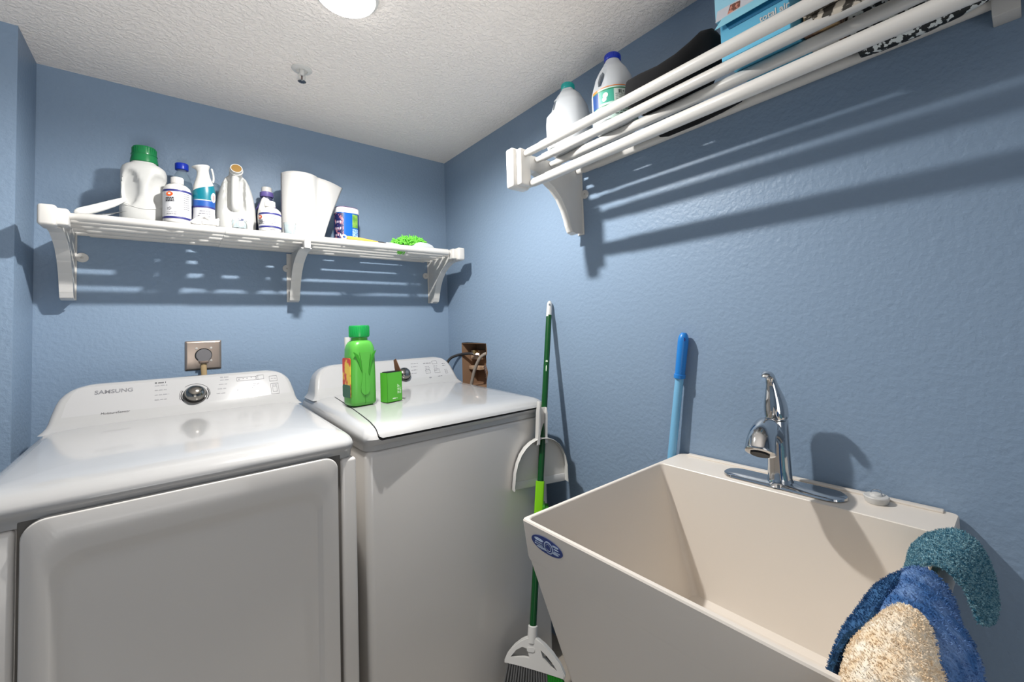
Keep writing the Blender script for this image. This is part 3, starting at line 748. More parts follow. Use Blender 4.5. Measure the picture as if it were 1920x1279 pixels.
cap = boolop(cap, cut, 'DIFFERENCE')
tube(cap, [O-ax*.028, O-ax*.026, O+ax*.018], [.013, .0155, .0165], 24)
hd = obj('head', cap, M_wht, t, sharp=30)
bm = B(); extr(bm, rrect(-.015, .012, -.042, -.028, .006, 4), Mh @ Matrix.Translation((0, 0, .022)), .004, .001); obj('head_badge', bm, M_wht, hd)
rn = random.Random(3)
def bristles(x0, x1, nrow, cnt, name, material, seed):
    rn = random.Random(seed); bm = B()
    for k in range(cnt):
        x = x0+(x1-x0)*k/(cnt-1); zt = -.082-max(0, (x+.03))*.17; 
        for row in range(nrow):
            dz = .004+.016*row/max(nrow-1, 1)
            ln = .15+.01*rn.random()
            a = Mh @ Vector((x*.97, zt+.004, dz)); bpt = Mh @ Vector((x*1.32+rn.uniform(-.003, .003), zt-ln, dz+(dz-.012)*.8))
            mid = a.lerp(bpt, .5)
            if (bpt+top).z < .004: bpt = a.lerp(bpt, ((a+top).z-.004)/((a-bpt).z)); mid = a.lerp(bpt, .5)
            tube(bm, [a, mid, bpt], [.0034, .0036, .0026], 6)
    o = obj(name, bm, material, t); o['kind'] = 'stuff'
bristles(-.078, .050, 3, 17, 'grey_bristles', M_bris, 4); bristles(.056, .100, 3, 9, 'green_bristles', M_brisg, 5)

# clip-on dustpan, hooked on the handle
C = top+ax*(.66*L/1.0*1.0); C = top.lerp(bot, (1.367-.775)/(1.367-.262))
t = thing('dustpan', 'white fan-shaped dustpan clipped behind the green broom handle', 'dustpan', (C.x, C.y, C.z))
dx = Vector((.95, -.31, 0)).normalized(); dz = Vector((.10, .03, 1)).normalized(); dn = dx.cross(dz).normalized()
if dn.y > 0: dn = -dn
Md = Matrix.Identity(4)
for i_ in range(3): Md[i_][0] = dx[i_]; Md[i_][1] = dz[i_]; Md[i_][2] = dn[i_]; Md[i_][3] = -dn[i_]*.0165
prof = [(-.108, -.085)]
for k in range(13):
    a = PI*(1-k/12); x = .106*cos(a); y = -.085+.165*sin(a)**.75 if 0 < k < 12 else -.085
    prof.append((x, y))
prof = [(-.106, -.088)]+[(.106*cos(PI*(1-k/14)), -.075+.158*max(sin(PI*(1-k/14)), 0)**.8) for k in range(15)]+[(.106, -.088)]
bm = B(); extr(bm, prof, Md, .003)
for a, b in zip(prof[:-1], prof[1:]):   # raised wall along the curved edge
    va, vb = Vector((a[0], a[1], .002)), Vector((b[0], b[1], .002))
    ia, ib = Vector((a[0]*.965, a[1]*.965-.001, .002)), Vector((b[0]*.965, b[1]*.965-.001, .002))
    hgt = .026
    qs = [va, vb, ib, ia]; lo = [bm.verts.new(Md @ q) for q in qs]; hi = [bm.verts.new(Md @ (q+Vector((0, 0, hgt)))) for q in qs]
    bm.faces.new(lo); bm.faces.new(list(reversed(hi)))
    for k in range(4): bm.faces.new((lo[k], hi[k], hi[(k+1) % 4], lo[(k+1) % 4]))
obj('pan', bm, M_wht, t, sharp=30)
bm = B(); box(bm, -.104, .104, -.089, -.062, .0025, .0045, .0008, M=Md); obj('pan_lip', bm, mat('lip_grey', (205, 205, 205), .5), t)
bm = B()
extr(bm, [(-.024, .06), (-.020, .09), (-.019, .18), (-.016, .215), (-.013, .20), (-.012, .08), (-.012, .06)], Md, .030, .002)
extr(bm, [(.024, .06), (.020, .09), (.019, .17), (.016, .19), (.013, .17), (.012, .08), (.012, .06)], Md, .022, .002)
extr(bm, [(-.022, .055), (.022, .055), (.018, .19), (-.018, .19)], Md, .006, .002)
obj('clip_handle', bm, M_wht, t)
# lime scraper comb on the handle below the dustpan
C2 = top.lerp(bot, (1.367-.625)/(1.367-.262))
t = thing('dustpan_brush', 'lime green toothed comb piece on the broom handle, partly behind the sink', 'brush comb', C2)
bm = B()
hz2 = -ax; hx2 = Vector((.75, -.65, 0)); hx2 = (hx2-hz2*hx2.dot(hz2)).normalized(); hn2 = hx2.cross(hz2)
Mc = Matrix.Identity(4)
for i_ in range(3): Mc[i_][0] = hx2[i_]; Mc[i_][1] = hz2[i_]; Mc[i_][2] = hn2[i_]
loft(bm, [[tuple(Mc @ Vector((x, z, y))) for x, y in rrect(-.0165, .015, -.0165, .0165, .006, 4)] for z in (-.10, -.09, .08, .088)])
obj('comb_body', bm, M_lime, t)
bm = B()
for k in range(14): box(bm, .012, .033, -.006, .006, -.09+.0125*k, -.0865+.0125*k, M=Mc)
box(bm, .012, .020, -.012, .012, -.095, .083, M=Mc)
obj('comb_teeth', bm, M_greend, t)

# blue pole behind the sink corner
a = Vector((-.022, -1.480, 1.226)); b = Vector((-.030, -1.4235, .855)); dd = (b-a); e = a+dd*(a.z-.01)/(a.z-b.z)
e = Vector((-.10, -1.372, .012))
t = thing('mop_pole', 'light blue mop pole with dark blue grip leaning on the wall behind the sink', 'mop', a)
u = (b-a).normalized(); Lp = (e-a).length; u = (e-a).normalized() if False else u
bm = B(); tube(bm, [u*.125, b-a, e-a], .0125, 24); obj('shaft', bm, M_bluep, t)
bm = B(); tube(bm, [u*-.006, u*0, u*.008, u*.02, u*.10, u*.120, u*.121, u*.132, u*.134], [.008, .013, .0165, .0178, .0168, .0165, .019, .019, .014], 28, .85); g = obj('grip', bm, M_blueg, t)
vd = Vector((-1.0, -.55, 0)).normalized()
bm = B(); tube(bm, [u*.014+vd*.010, u*.014+vd*.0158], .0065, 20); obj('grip_hole', bm, M_navy, g)
bm = B()
sv = u.cross(vd).normalized()
for k in range(20):
    for j in (-1, 0, 1):
        p = u*(.034+.0042*k)+vd*.0128+sv*(j*.0045+(.0022 if k % 2 else 0)); tube(bm, [p, p+vd*.0028], [.0014, .0009], 6)
obj('grip_texture', bm, M_blueg, g)

# ------------------------------------------------------------------ things standing on the washer
zt = 1.0105
t = thing('detergent_bottle', 'lime green laundry detergent bottle standing on the washing machine lid', 'detergent bottle', (-.672, -.555, 1.0072), rz=rad(4))
spec = [(0, .040, .040), (.004, .046, .045), (.012, .0475, .047), (.10, .0470, .047), (.16, .0455, .047), (.20, .0440, .046), (.214, .0425, .044), (.224, .037, .040), (.230, .030, .034), (.2315, .028, .028), (.242, .028, .028), (.243, .001, .001)]
bm = B(); loft(bm, [[(x, y, z) for x, y in sell(rx, ry, 4 if z < .214 else (3 if z < .231 else 2), 56)] for z, rx, ry in spec])
# handle hollow stays flat; darker green shapes below paint its shade
for v in bm.verts:
    x, y, z = v.co
bot_ = obj('bottle', bm, M_green, t, sharp=60)
bfn = lambda z: (.0472-.00001, .047) if z < .1 else (.0472-.0032*(z-.1)/.1, .047-.001*(z-.1)/.1)
bm = B()
def frontpoly(bm, pts, y=-.0478, th=.0022):   # raised ridge, and darker shapes painting the hollow's shade
    extr(bm, pts, frame((0, y+.0008, 0), (1, 0, 0), (0, 0, 1)), th, .0005)
frontpoly(bm, [(-.042, .192), (-.036, .190), (-.024, .180), (-.016, .160), (-.012, .135), (-.011, .118), (-.016, .130), (-.024, .155), (-.034, .178)])
frontpoly(bm, [(.042, .196), (.036, .192), (.026, .180), (.018, .160), (.014, .135), (.012, .115), (.016, .105), (.019, .13), (.025, .155), (.034, .178)])
obj('grip_recess_shade', bm, M_greend, bot_)
bm = B(); pts = [(-.010, .115), (-.012, .09), (-.016, .065), (-.015, .05), (-.008, .040), (0, .037), (.008, .040), (.015, .05), (.016, .065), (.012, .09), (.011, .12), (.015, .16), (.02, .19), (-.02, .19), (-.014, .16)]
frontpoly(bm, pts, y=-.0482, th=.003); obj('handle_ridge', bm, M_green, bot_)
bm = B(); box(bm, -.0005, .0005, -.0508, -.048, .04, .115); box(bm, -.0005, .0005, -.0485, -.047, .006, .037); obj('seam', bm, M_greend, bot_)
bm = B(); lathe(bm, [(.029, .243), (.033, .243), (.034, .246), (.0345, .283), (.033, .286), (.0, .286)], 36)
for k in range(28):
    a = 2*PI*k/28; box(bm, .0335, .0355, -.0012, .0012, .247, .281, M=Matrix.Rotation(a, 4, 'Z'))
obj('cap', bm, M_green2, t)
bm = B(); extr(bm, rrect(-.036, .036, .03, .17, .008, 4), frame((-.0462, 0, 0), (0, -1, 0), (0, 0, 1)), .0018); lb = obj('side_label', bm, mat('label_mix', (210, 60, 40), .4, mottle=((240, 200, 60), 30, .45, .55)), bot_)
bm = B(); extr(bm, rrect(-.036, .036, .03, .075, .008, 4), frame((-.0470, 0, 0), (0, -1, 0), (0, 0, 1)), .0016); obj('label_band', bm, mat('label_green', (12, 90, 60), .4), bot_)
t = thing('slim_bottle', 'slim white bottle almost hidden behind the green detergent bottle', 'bottle', (-.676, -.43, 1.0108))
bm = B(); lathe(bm, [(0, 0), (.014, 0), (.015, .002), (.014, .10), (.012, .15), (.0105, .19), (.0115, .235), (.011, .24), (0, .24)], 24); obj('bottle_body', bm, M_wht, t)
# green carton
t = thing('detergent_box', 'small green open carton standing beside the green detergent bottle', 'box', (-.568, -.585, 1.0065), rz=rad(16))
bm = B(); wx, wy, hh, th = .033, .020, .108, .0012
for a in ((-wx, wx, -wy, -wy+th), (-wx, wx, wy-th, wy), (-wx, -wx+th, -wy, wy), (wx-th, wx, -wy, wy)): box(bm, *a, 0, hh)
box(bm, -wx, wx, -wy, wy, 0, .002); obj('carton', bm, M_gbox, t, smooth=False)
bm = B(); box(bm, wx-.0012, wx+.0002, -wy, wy, hh, hh+.001)
extr(bm, [(-.018, 0), (.018, 0), (.010, .045), (-.006, .052)], frame((wx-.001, 0, hh-.001), (0, 1, 0), (-.28, 0, 1)), .0012); obj('torn_flap', bm, M_brown, t, smooth=False)
bm = B(); box(bm, -wx+.004, wx-.004, -wy+.003, wy-.003, .01, hh+.003, .003); obj('carton_contents', bm, M_black, t)
bm = B(); M1 = frame((0, -wy-.0002, 0), (1, 0, 0), (0, 0, 1))
for k in range(4): words(bm, M1 @ Matrix.Rotation(PI/2, 4, 'Z') @ Matrix.Translation((0, -.014-.0045*k, 0)), .028, 0, .034-.004*k, .0022, 100+k, .0008)
words(bm, M1, -.010, .010, .02, .004, 110, .0008); obj('carton_print', bm, M_cream, t)

# ------------------------------------------------------------------ things on the back shelf
SZ = 1.6655
G_B = None
def shrink(L, k): return [(z, a*k, b*k) for z, a, b in L]
# rolled white sleeve at the left end
t = thing('rolled_sleeve', 'white rolled plastic sleeve propped against the big white jug', 'plastic sleeve', (-1.425, -.24, SZ+.006))
bm = B(); tube(bm, smoothpath([(0, 0, .0), (.04, .012, .022), (.08, .024, .048), (.112, .034, .072)], 6), [.0045, .010, .0125, .0135, .0135, .0135, .0135, .0135, .013, .013, .0125, .012, .012, .011, .010, .009, .008, .007, .006][:19], 16, .75)
obj('sleeve', bm, mat('sleeve_white', (226, 226, 222), .45), t)
bm = B(); extr(bm, [(.02, -.006), (.09, .012), (.12, .028), (.075, .006), (.05, -.007)], frame((0, -.004, 0), (1, .18, 0), (0, 0, 1)), .001); obj('loose_edge', bm, M_jugt, t)

# 1 big white jug, green cap
t = thing('detergent_jug', 'large white jug with grip hollows and a dark green cap, leftmost on the shelf', 'detergent jug', (-1.268, -.165, SZ), rz=rad(-8))
spec = [(0, .050, .036), (.004, .058, .043), (.014, .0615, .046), (.05, .0625, .047), (.075, .0615, .047), (.09, .0600, .046), (.13, .0595, .045), (.17, .0605, .045), (.190, .0600, .0445), (.202, .0560, .042), (.211, .046, .037), (.216, .036, .033), (.217, .033, .033), (.222, .033, .033)]
bm = B(); n = 72; rings = []
zz = []
for a, b in zip(spec, spec[1:]):
    k = max(1, int((b[0]-a[0])/.006))
    for i in range(k): zz.append(tuple(a[q]+(b[q]-a[q])*i/k for q in range(3)))
zz.append(spec[-1])
def dent(x, y, z, cx, cz, ax_, az_, d):
    q = ((x-cx)/ax_)**2+((z-cz)/az_)**2
    return d*max(0, 1-q)**.45 if q < 1 else 0
for z, rx, ry in zz:
    ring = []
    for x, y in sell(rx, ry, 2.5, n):
        dd = dent(x, y, z, -.029, .122, .024, .062, .020)+dent(x, y, z, .044, .120, .026, .055, .020)
        y += dd if y < 0 else -dd
        ring.append((x, y, z))
    rings.append(ring)
loft(bm, rings); jb = obj('jug_body', bm, M_jug, t, sharp=60)
bm = B(); tube(bm, smoothpath([(-.045, -.0445, .068), (-.02, -.0468, .056), (.005, -.0478, .050), (.03, -.0462, .052), (.045, -.0425, .056)], 5), .0009, 6); obj('mould_line', bm, M_jug, jb)
bm = B(); lathe(bm, [(.035, .220), (.0375, .222), (.0365, .232), (.034, .246), (.0355, .2475), (.0355, .2495), (.033, .251), (.0318, .274), (.030, .277), (0, .277)], 40)
for k in range(30): box(bm, .0312, .0332, -.001, .001, .253, .272, M=Matrix.Rotation(2*PI*k/30, 4, 'Z'))
cp = obj('cap', bm, M_gcap, t)

def supplement_bottle(loc, rz, label, H_=.165, R=.0385):
    t = thing('supplement_bottle', label, 'bottle', loc, rz=rz, group='white bottles with blue bands')
    bm = B(); lathe(bm, [(0, 0), (R-.004, 0), (R-.001, .003), (R, .008), (R, H_-.048), (R-.003, H_-.038), (R-.012, H_-.029), (.0155, H_-.025), (.0145, H_-.024), (.0145, H_-.02)], 44); b = obj('bottle_body', bm, M_wht, t)
    bm = B(); lathe(bm, [(.015, H_-.023), (.0172, H_-.022), (.0172, H_-.001), (.0155, H_), (0, H_)], 32)
    for k in range(32): box(bm, .0165, .0178, -.0006, .0006, H_-.020, H_-.003, M=Matrix.Rotation(2*PI*k/32, 4, 'Z'))
    obj('cap', bm, M_wht, t)
    fn = lambda z: (R, R)
    bm = B(); patch(bm, fn, 0, 360, .018, H_-.052, .0005, 60); lb = obj('label', bm, mat('label_white', (206, 206, 208), .4), b)
    bm = B(); patch(bm, fn, 0, 360, H_-.058, H_-.051, .0009, 60, 1); obj('label_band', bm, M_navy, lb)
    bm = B(); patch(bm, fn, 0, 360, .016, .023, .0009, 60, 1); obj('label_band', bm, M_navy, lb)
    bm = B(); blob(bm, fn, -128, H_-.068, 15, .008, .0014); obj('orange_emblem', bm, M_orange, lb)
    bm = B(); blob(bm, fn, -128, H_-.067, 6, .003, .0018); obj('emblem_centre', bm, M_cream, lb)
    bm = B()
    for k in range(3): lines(bm, fn, -146, -108, H_-.083-.0055*k, .0038, .0012, 3+k)
    obj('title_print', bm, M_printd, lb)
    bm = B()
    for k in range(8): lines(bm, fn, -70, -42, H_-.065-.0075*k, .0022, .0012, 13+k)
    lines(bm, fn, -140, -95, .030, .002, .0012, 30); lines(bm, fn, -140, -90, .037, .001, .0012, 31)
    for k in range(5): blob(bm, fn, -128+7*math.cos(k*1.26), .050+.004*sin(k*1.26), 3, .0016, .0013, 8)
    obj('small_print', bm, M_print, lb)
    return t
supplement_bottle((-1.180, -.235, SZ), rad(6), 'white bottle with blue bands and an orange mark, next to the big jug', .168)
# clear water bottle with blue cap
t = thing('water_bottle', 'clear plastic bottle with a blue cap behind the white bottle and spray', 'bottle', (-1.166, -.095, SZ))
bm = B(); lathe(bm, [(0, 0), (.030, 0), (.034, .004), (.0345, .02), (.033, .05), (.0345, .07), (.033, .09), (.0345, .11), (.034, .16), (.031, .19), (.024, .215), (.016, .23), (.0145, .235), (.0145, .245), (0, .245)], 40); obj('bottle_body', bm, M_clearg, t)
bm = B(); lathe(bm, [(.0145, .240), (.020, .241), (.0205, .244), (.0205, .262), (.019, .265), (0, .265)], 32); obj('cap', bm, M_bcap, t)
fn = lambda z: (.0345, .0345)
bm = B(); patch(bm, fn, 0, 360, .03, .105, .0008, 40); obj('label', bm, M_navy, t)
# air freshener spray
t = thing('air_freshener', 'white and teal air freshener spray bottle with a flared top', 'spray bottle', (-1.105, -.225, SZ), rz=rad(-6))
bm = B(); spec = [(0, .030, .0), (.004, .034, 0), (.02, .0335, 0), (.06, .0310, 0), (.10, .0320, 0), (.13, .0330, 0), (.155, .0300, 0), (.175, .0240, .001), (.19, .0195, .002), (.205, .0175, .003), (.215, .0185, .005), (.222, .0225, .007), (.226, .026, .009), (.2285, .0262, .010), (.230, .024, .010), (.231, .001, .009)]
loft(bm, [[(x, y, z+.006*max(0, (z-.2)/.03)*(x/.026)) for x, y in sell(r, r*.85, 2, 44, -ox)] for z, r, ox in spec]); b = obj('bottle_body', bm, M_wht, t, sharp=60)
sp_ = [(s[0], s[1]) for s in spec]
def fn(z):
    for a, b_ in zip(sp_, sp_[1:]):
        if a[0] <= z <= b_[0]: q = a[1]+(b_[1]-a[1])*(z-a[0])/(b_[0]-a[0]); return (q, q*.85)
    return (.03, .0255)
def slant(bm, a0, a1, zf0, zf1, off, na=30, nz=4):
    g = []
    for j in range(nz+1):
        row = []
        for i in range(na+1):
            ad = a0+(a1-a0)*i/na; a = rad(ad); z = zf0(ad)+(zf1(ad)-zf0(ad))*j/nz; rx, ry = fn(z)
            row.append(bm.verts.new(((rx+off)*cos(a), (ry+off)*sin(a), z)))
        g.append(row)
    for j in range(nz):
        for i in range(na): bm.faces.new((g[j][i], g[j][i+1], g[j+1][i+1], g[j+1][i]))
bm = B(); slant(bm, -185, 5, lambda a: .100, lambda a: .128+.034*(a+180)/180, .0006); obj('teal_label', bm, M_teal, b)
bm = B(); slant(bm, -185, 5, lambda a: .075, lambda a: .102+.006*sin(rad(a)), .0009); obj('blue_label', bm, M_blue, b)
bm = B(); slant(bm, -185, 5, lambda a: .070, lambda a: .076, .0012); obj('navy_line', bm, M_navy, b)
bm = B(); blob(bm, fn, -32, .112, 20, .018, .0014); obj('emblem', bm, M_wht, b)
bm = B(); blob(bm, fn, -32, .112, 9, .010, .0018); obj('emblem_centre', bm, mat('pink_print', (220, 150, 150), .5), b)
bm = B(); slant(bm, -185, 5, lambda a: .012, lambda a: .070, .0006); obj('silver_label', bm, mat('silver_label', (190, 190, 194), .35), b)
bm = B()
for k in range(5): lines(bm, fn, -130+5*k, -55, .020+.009*k, .003, .001, 50+k)
obj('small_print', bm, M_print, b)
bm = B(); tube(bm, smoothpath([(.022, -.004, .222), (.026, -.006, .205), (.028, -.006, .185), (.026, -.004, .172)], 4), .003, 8); obj('trigger', bm, M_wht, b)
# small white folded wall-hook pieces at its foot
t = thing('plastic_clip', 'small white plastic hook lying on the shelf edge before the spray bottle', 'plastic clip', (-1.098, -.288, SZ))
bm = B(); tube(bm, smoothpath([(-.045, 0, .004), (-.025, .003, .022), (-.010, 0, .030), (.0, -.002, .022), (.015, 0, .018), (.033, 0, .024)], 4), .0058, 10, .6); extr(bm, rrect(-.016, .032, 0, .018, .004, 3), frame((0, .006, .001), (1, 0, 0), (0, 0, 1)), .010, .002); extr(bm, [(-.045, 0), (-.018, 0), (-.012, .026)], frame((0, .008, .001), (1, 0, 0), (0, 0, 1)), .006, .001); obj('hook', bm, M_wht, t)

# 2 handled jug, spout facing forward
t = thing('pouring_jug', 'tall white jug without cap, its handle and open brown spout facing forward', 'jug', (-1.003, -.150, SZ), rz=rad(-8))
bm = B(); spec = [(0, .054, .046), (.004, .062, .054), (.015, .0655, .058), (.06, .0660, .058), (.10, .0640, .057), (.14, .0590, .055), (.17, .0530, .052), (.20, .0440, .046), (.222, .034, .036), (.234, .022, .024), (.238, .012, .012)]
zz = []
for a, b in zip(spec, spec[1:]):
    k = max(1, int((b[0]-a[0])/.007))
    for i in range(k): zz.append(tuple(a[q]+(b[q]-a[q])*i/k for q in range(3)))
zz.append(spec[-1]); rings = []
for z, rx, ry in zz:
    ring = []
    for x, y in sell(rx, ry, 2.4, 72):
        if y < 0 and .075 < z < .225 and abs(x) < .034:
            e_ = min(1, (z-.075)/.03, (.034-abs(x))/.010); y += .030*e_*min(1, (.23-z)/.02)
        ring.append((x, y, z))
    rings.append(ring)
loft(bm, rings); jb = obj('jug_body', bm, M_jug, t, sharp=55)
bm = B(); tube(bm, smoothpath([(0, -.030, .222), (0, -.046, .205), (.0, -.054, .17), (0, -.057, .12), (0, -.054, .098), (0, -.045, .088)], 5), [.015]*26, 20, .9); obj('handle', bm, M_jug, t)
sd = Vector((.10, -.93, .30)).normalized(); s0 = Vector((0, -.016, .232))
bm = B(); tube(bm, [s0, s0+sd*.028, s0+sd*.029, s0+sd*.036, s0+sd*.037, s0+sd*.050], [.022, .020, .0225, .0225, .020, .0195], 32); nk = obj('neck', bm, M_jug, t)
bm = B(); tube(bm, [s0+sd*.049, s0+sd*.0506], .0165, 28); obj('neck_opening', bm, mat('brown_residue', (140, 105, 45), .5), nk)
t = thing('measuring_cup', 'small clear plastic cup with a blue dot, in front of the tall jug', 'cup', (-1.003, -.262, SZ))
bm = B(); lathe(bm, [(0, 0), (.020, 0), (.0235, .004), (.0245, .03), (.022, .036), (.0205, .036), (.0225, .03), (.0215, .005), (0, .002)], 32); obj('cup', bm, M_clear, t)
bm = B(); tube(bm, [(.004, -.0, .036), (.004, -.002, .041)], .009, 16); obj('blue_button', bm, M_navy, t)
bm = B(); box(bm, -.004, .012, -.0260, -.0225, .008, .026, .002); tube(bm, smoothpath([(-.022, -.010, .006), (-.018, -.020, .018), (-.010, -.0245, .030), (.002, -.026, .034)], 4), .0022, 8); tube(bm, smoothpath([(.024, -.006, .006), (.022, -.016, .02), (.014, -.0245, .031)], 4), .0022, 8); obj('fittings', bm, M_wht, t)
# grey see-through jug behind
t = thing('clear_jug', 'see-through grey plastic bottle behind the tall white jug', 'bottle', (-1.070, -.058, SZ))
bm = B(); loft(bm, [[(x, y, z) for x, y in sell(r, r*.9, 2.4, 40)] for z, r in ((0, .040), (.004, .046), (.02, .048), (.13, .047), (.17, .042), (.20, .032), (.215, .022), (.22, .014))]); obj('bottle_body', bm, M_clearg, t)

# purple bottle and second supplement bottle
t = thing('cleaner_bottle', 'dark violet bottle with a white cap behind the second banded bottle', 'bottle', (-.890, -.085, SZ))
bm = B(); lathe(bm, [(0, 0), (.036, 0), (.040, .004), (.041, .02), (.041, .10), (.037, .135), (.027, .160), (.0215, .175), (.0195, .19), (.0, .19)], 40); b = obj('bottle_body', bm, M_purd, t)
bm = B(); lathe(bm, [(.0195, .186), (.0235, .187), (.0235, .205), (.020, .2065), (.019, .207), (.0185, .226), (.016, .229), (0, .229)], 32); cp = obj('cap', bm, M_wht, t)
bm = B(); lathe(bm, [(.0240, .186), (.0248, .188), (.0246, .205), (.020, .208)], 32); obj('collar', bm, M_purp, t)
fn = lambda z: (.037-(z-.135)*.40+.0004, .037-(z-.135)*.40+.0004) if z > .135 else (.0415, .0415)
bm = B(); patch(bm, fn, -170, 0, .125, .158, .0008, 24, 5); obj('label', bm, M_purp, b)
bm = B(); blob(bm, fn, -96, .148, 22, .008, .0016); obj('orange_emblem', bm, M_orange, b)
supplement_bottle((-.903, -.250, SZ), rad(-28), 'second white bottle with blue bands, turned so its orange mark is at the left edge', .125, .0375)
t = thing('cotton_wad', 'small white crumpled wad behind the second banded bottle', 'wad', (-.906, -.168, SZ))
bm = B(); bmesh.ops.create_icosphere(bm, subdivisions=3, radius=.026)
for v in bm.verts: v.co *= 1+.12*sin(v.co.x*160)*cos(v.co.y*140+v.co.z*90); v.co.z = v.co.z*3.1+.081
obj('wad', bm, M_paper, t)
# clear cup
t = thing('plastic_cup', 'small clear plastic cup beside the paper roll', 'cup', (-.838, -.262, SZ))
bm = B(); lathe(bm, [(0, 0), (.016, 0), (.018, .002), (.0215, .045), (.0220, .046), (.0205, .0455), (.0170, .003), (0, .0025)], 32); obj('cup', bm, M_clear, t)
bm = B(); box(bm, .004, .007, -.0225, -.0185, .001, .046); obj('cup_rib', bm, M_wht, t)

# paper towel roll with loose sheet
t = thing('paper_towel_roll', 'white paper towel roll with its last sheet curling out to the right', 'paper towels', (-.778, -.150, SZ))
bm = B(); lathe(bm, [(.020, 0), (.069, 0), (.070, .001), (.070, .279), (.069, .280), (.020, .280), (.0195, .279), (.0195, .001), (.020, 0)], 56)
obj('roll', bm, M_paper, t)
bm = B(); g = []
nj = 16
for j in range(nj+1):
    s = j/nj; row = []
    ext = .055*s**1.4+.055+ .02*s       # the sheet hangs farther out towards the top
    for i in range(25):
        q = i/24
        if q < .5:
            a = rad(-178+148*q/.5*1.0); R = .0712; p = Vector((R*cos(a), R*sin(a), 0))
        else:
            a = rad(-30); st = Vector((.0712*cos(a), .0712*sin(a), 0)); tg = Vector((-sin(a), cos(a), 0))
            k = (q-.5)/.5; ln = .022+.085*s**1.15
            p = st+tg*(ln*k*.42)+Vector((.93, .02, 0))*ln*k*.92+Vector((0, -.012*sin(PI*k)*s, 0))
        zb = .003+(max(0, q-.5)/.5)*.004
        row.append(bm.verts.new((p.x, p.y, zb+(.279-.016*max(0, q-.5)/.5*1.0-zb)*s)))
    g.append(row)
for j in range(nj):
    for i in range(24): bm.faces.new((g[j][i], g[j][i+1], g[j+1][i+1], g[j+1][i]))
sh = obj('loose_sheet', bm, M_paper, t, sharp=70); sh.modifiers.new('thick', 'SOLIDIFY').thickness = .0008

# blue wipes canister
t = thing('wipes_canister', 'blue wipes canister with a white lid to the right of the paper roll', 'canister', (-.574, -.100, SZ), rz=rad(2))
R = .051; fn = lambda z: (R, R*.8)
bm = B(); loft(bm, [[(x, y, z) for x, y in sell(r, r*.8, 2.8, 56)] for z, r in ((0, R-.003), (.003, R), (.155, R), (.156, R-.002))]); b = obj('canister_body', bm, M_canb, t)
bm = B(); loft(bm, [[(x, y, z) for x, y in sell(r, r*.8, 2.8, 56)] for z, r in ((.155, R+.002), (.157, R+.003), (.176, R+.002), (.180, R-.001), (.1805, R-.01))]); ld = obj('lid', bm, M_lidw, t)
bm = B(); loft(bm, [[(x, y, z) for x, y in sell(r, r*.8, 2.8, 56)] for z, r in ((.1800, R-.003), (.1835, R-.003), (.1845, R-.006))]); obj('lid_rim', bm, mat('lid_purple', (110, 80, 120), .4), ld)
bm = B(); patch(bm, fn, -182, -112, .003, .152, .0006, 20, 2, p=2.8); obj('mosaic_label', bm, M_canm, b)
bm = B(); patch(bm, fn, -182, -112, .003, .035, .0010, 20, 2, p=2.8); obj('foot_label', bm, mat('teal_label2', (50, 130, 165), .4), b)
bm = B(); patch(bm, fn, -82, -46, .088, .150, .0006, 12, 2, p=2.8); obj('green_label', bm, M_cang, b)
bm = B(); patch(bm, fn, -82, -46, .012, .082, .0006, 12, 2, p=2.8); obj('text_label', bm, M_canl, b)
bm = B(); patch(bm, fn, -44, -5, .003, .152, .0006, 12, 2, p=2.8); obj('navy_label', bm, mat('canister_navy', (22, 44, 130), .35), b)
bm = B()
for k in range(9): blob(bm, fn, -165+(k % 3)*17, .05+.03*(k//3), 5, .006, .0014, 10, p=2.8)
obj('pale_marks', bm, mat('pale_mark', (225, 210, 225), .4), b)

# brush with yellow handle
t = thing('scraper_brush', 'thin brush with a yellow handle and white ring lying on the shelf', 'brush', (-.640, -.283, SZ+.006))
bm = B(); tube(bm, [(.012, 0, .002), (.03, .002, .002), (.07, .008, .001), (.12, .014, -.001), (.15, .018, -.002)], [.0075, .0075, .0085, .007, .005], 14, .8); obj('handle', bm, M_yel, t)
bm = B(); tube(bm, [(.009*cos(a), -.002, .003+.008*sin(a)) for a in [2*PI*k/20 for k in range(21)]], .0035, 10); obj('end_ring', bm, M_wht, t)
bm = B(); tube(bm, [(.15, .018, -.002), (.175, .022, -.002), (.20, .024, -.003)], [.0055, .006, .003], 10, .6); obj('ferrule', bm, M_hosed, t)
bm = B(); tube(bm, [(.185, .010, -.002), (.215, .018, .0), (.25, .024, -.002)], [.003, .004, .003], 10, .6); obj('tip', bm, M_wht, t)

# chenille duster
t = thing('duster_head', 'lime green chenille duster head at the right end of the shelf', 'duster', (-.305, -.190, SZ))
bm = B(); rn = random.Random(8)
for k in range(430):
    a = rn.uniform(0, 2*PI); rr_ = math.sqrt(rn.random()); px, py = .085*rr_*cos(a), .05*rr_*sin(a); pz = .052*math.sqrt(max(0, 1-rr_**2))
    p0 = Vector((px*.9, py*.9, max(pz*.75, .006))); d = Vector((px*1.0, py*1.4, .05+rn.uniform(-.02, .03))).normalized()
    d = (d+Vector((rn.uniform(-.6, .6), rn.uniform(-.6, .6), rn.uniform(-.3, .5)))).normalized()
    L_ = rn.uniform(.018, .032); p1 = p0+d*L_*.6; p2 = p1+(d+Vector((rn.uniform(-.8, .8), rn.uniform(-.8, .8), -.3))).normalized()*L_*.6
    if p2.z < .004: p2.z = .004
    if p1.z < .004: p1.z = .004
    tube(bm, [p0, p1, p2], [.0022, .003, .0024], 6)
ch = obj('chenille', bm, M_lime2, t); ch['kind'] = 'stuff'
bm = B()
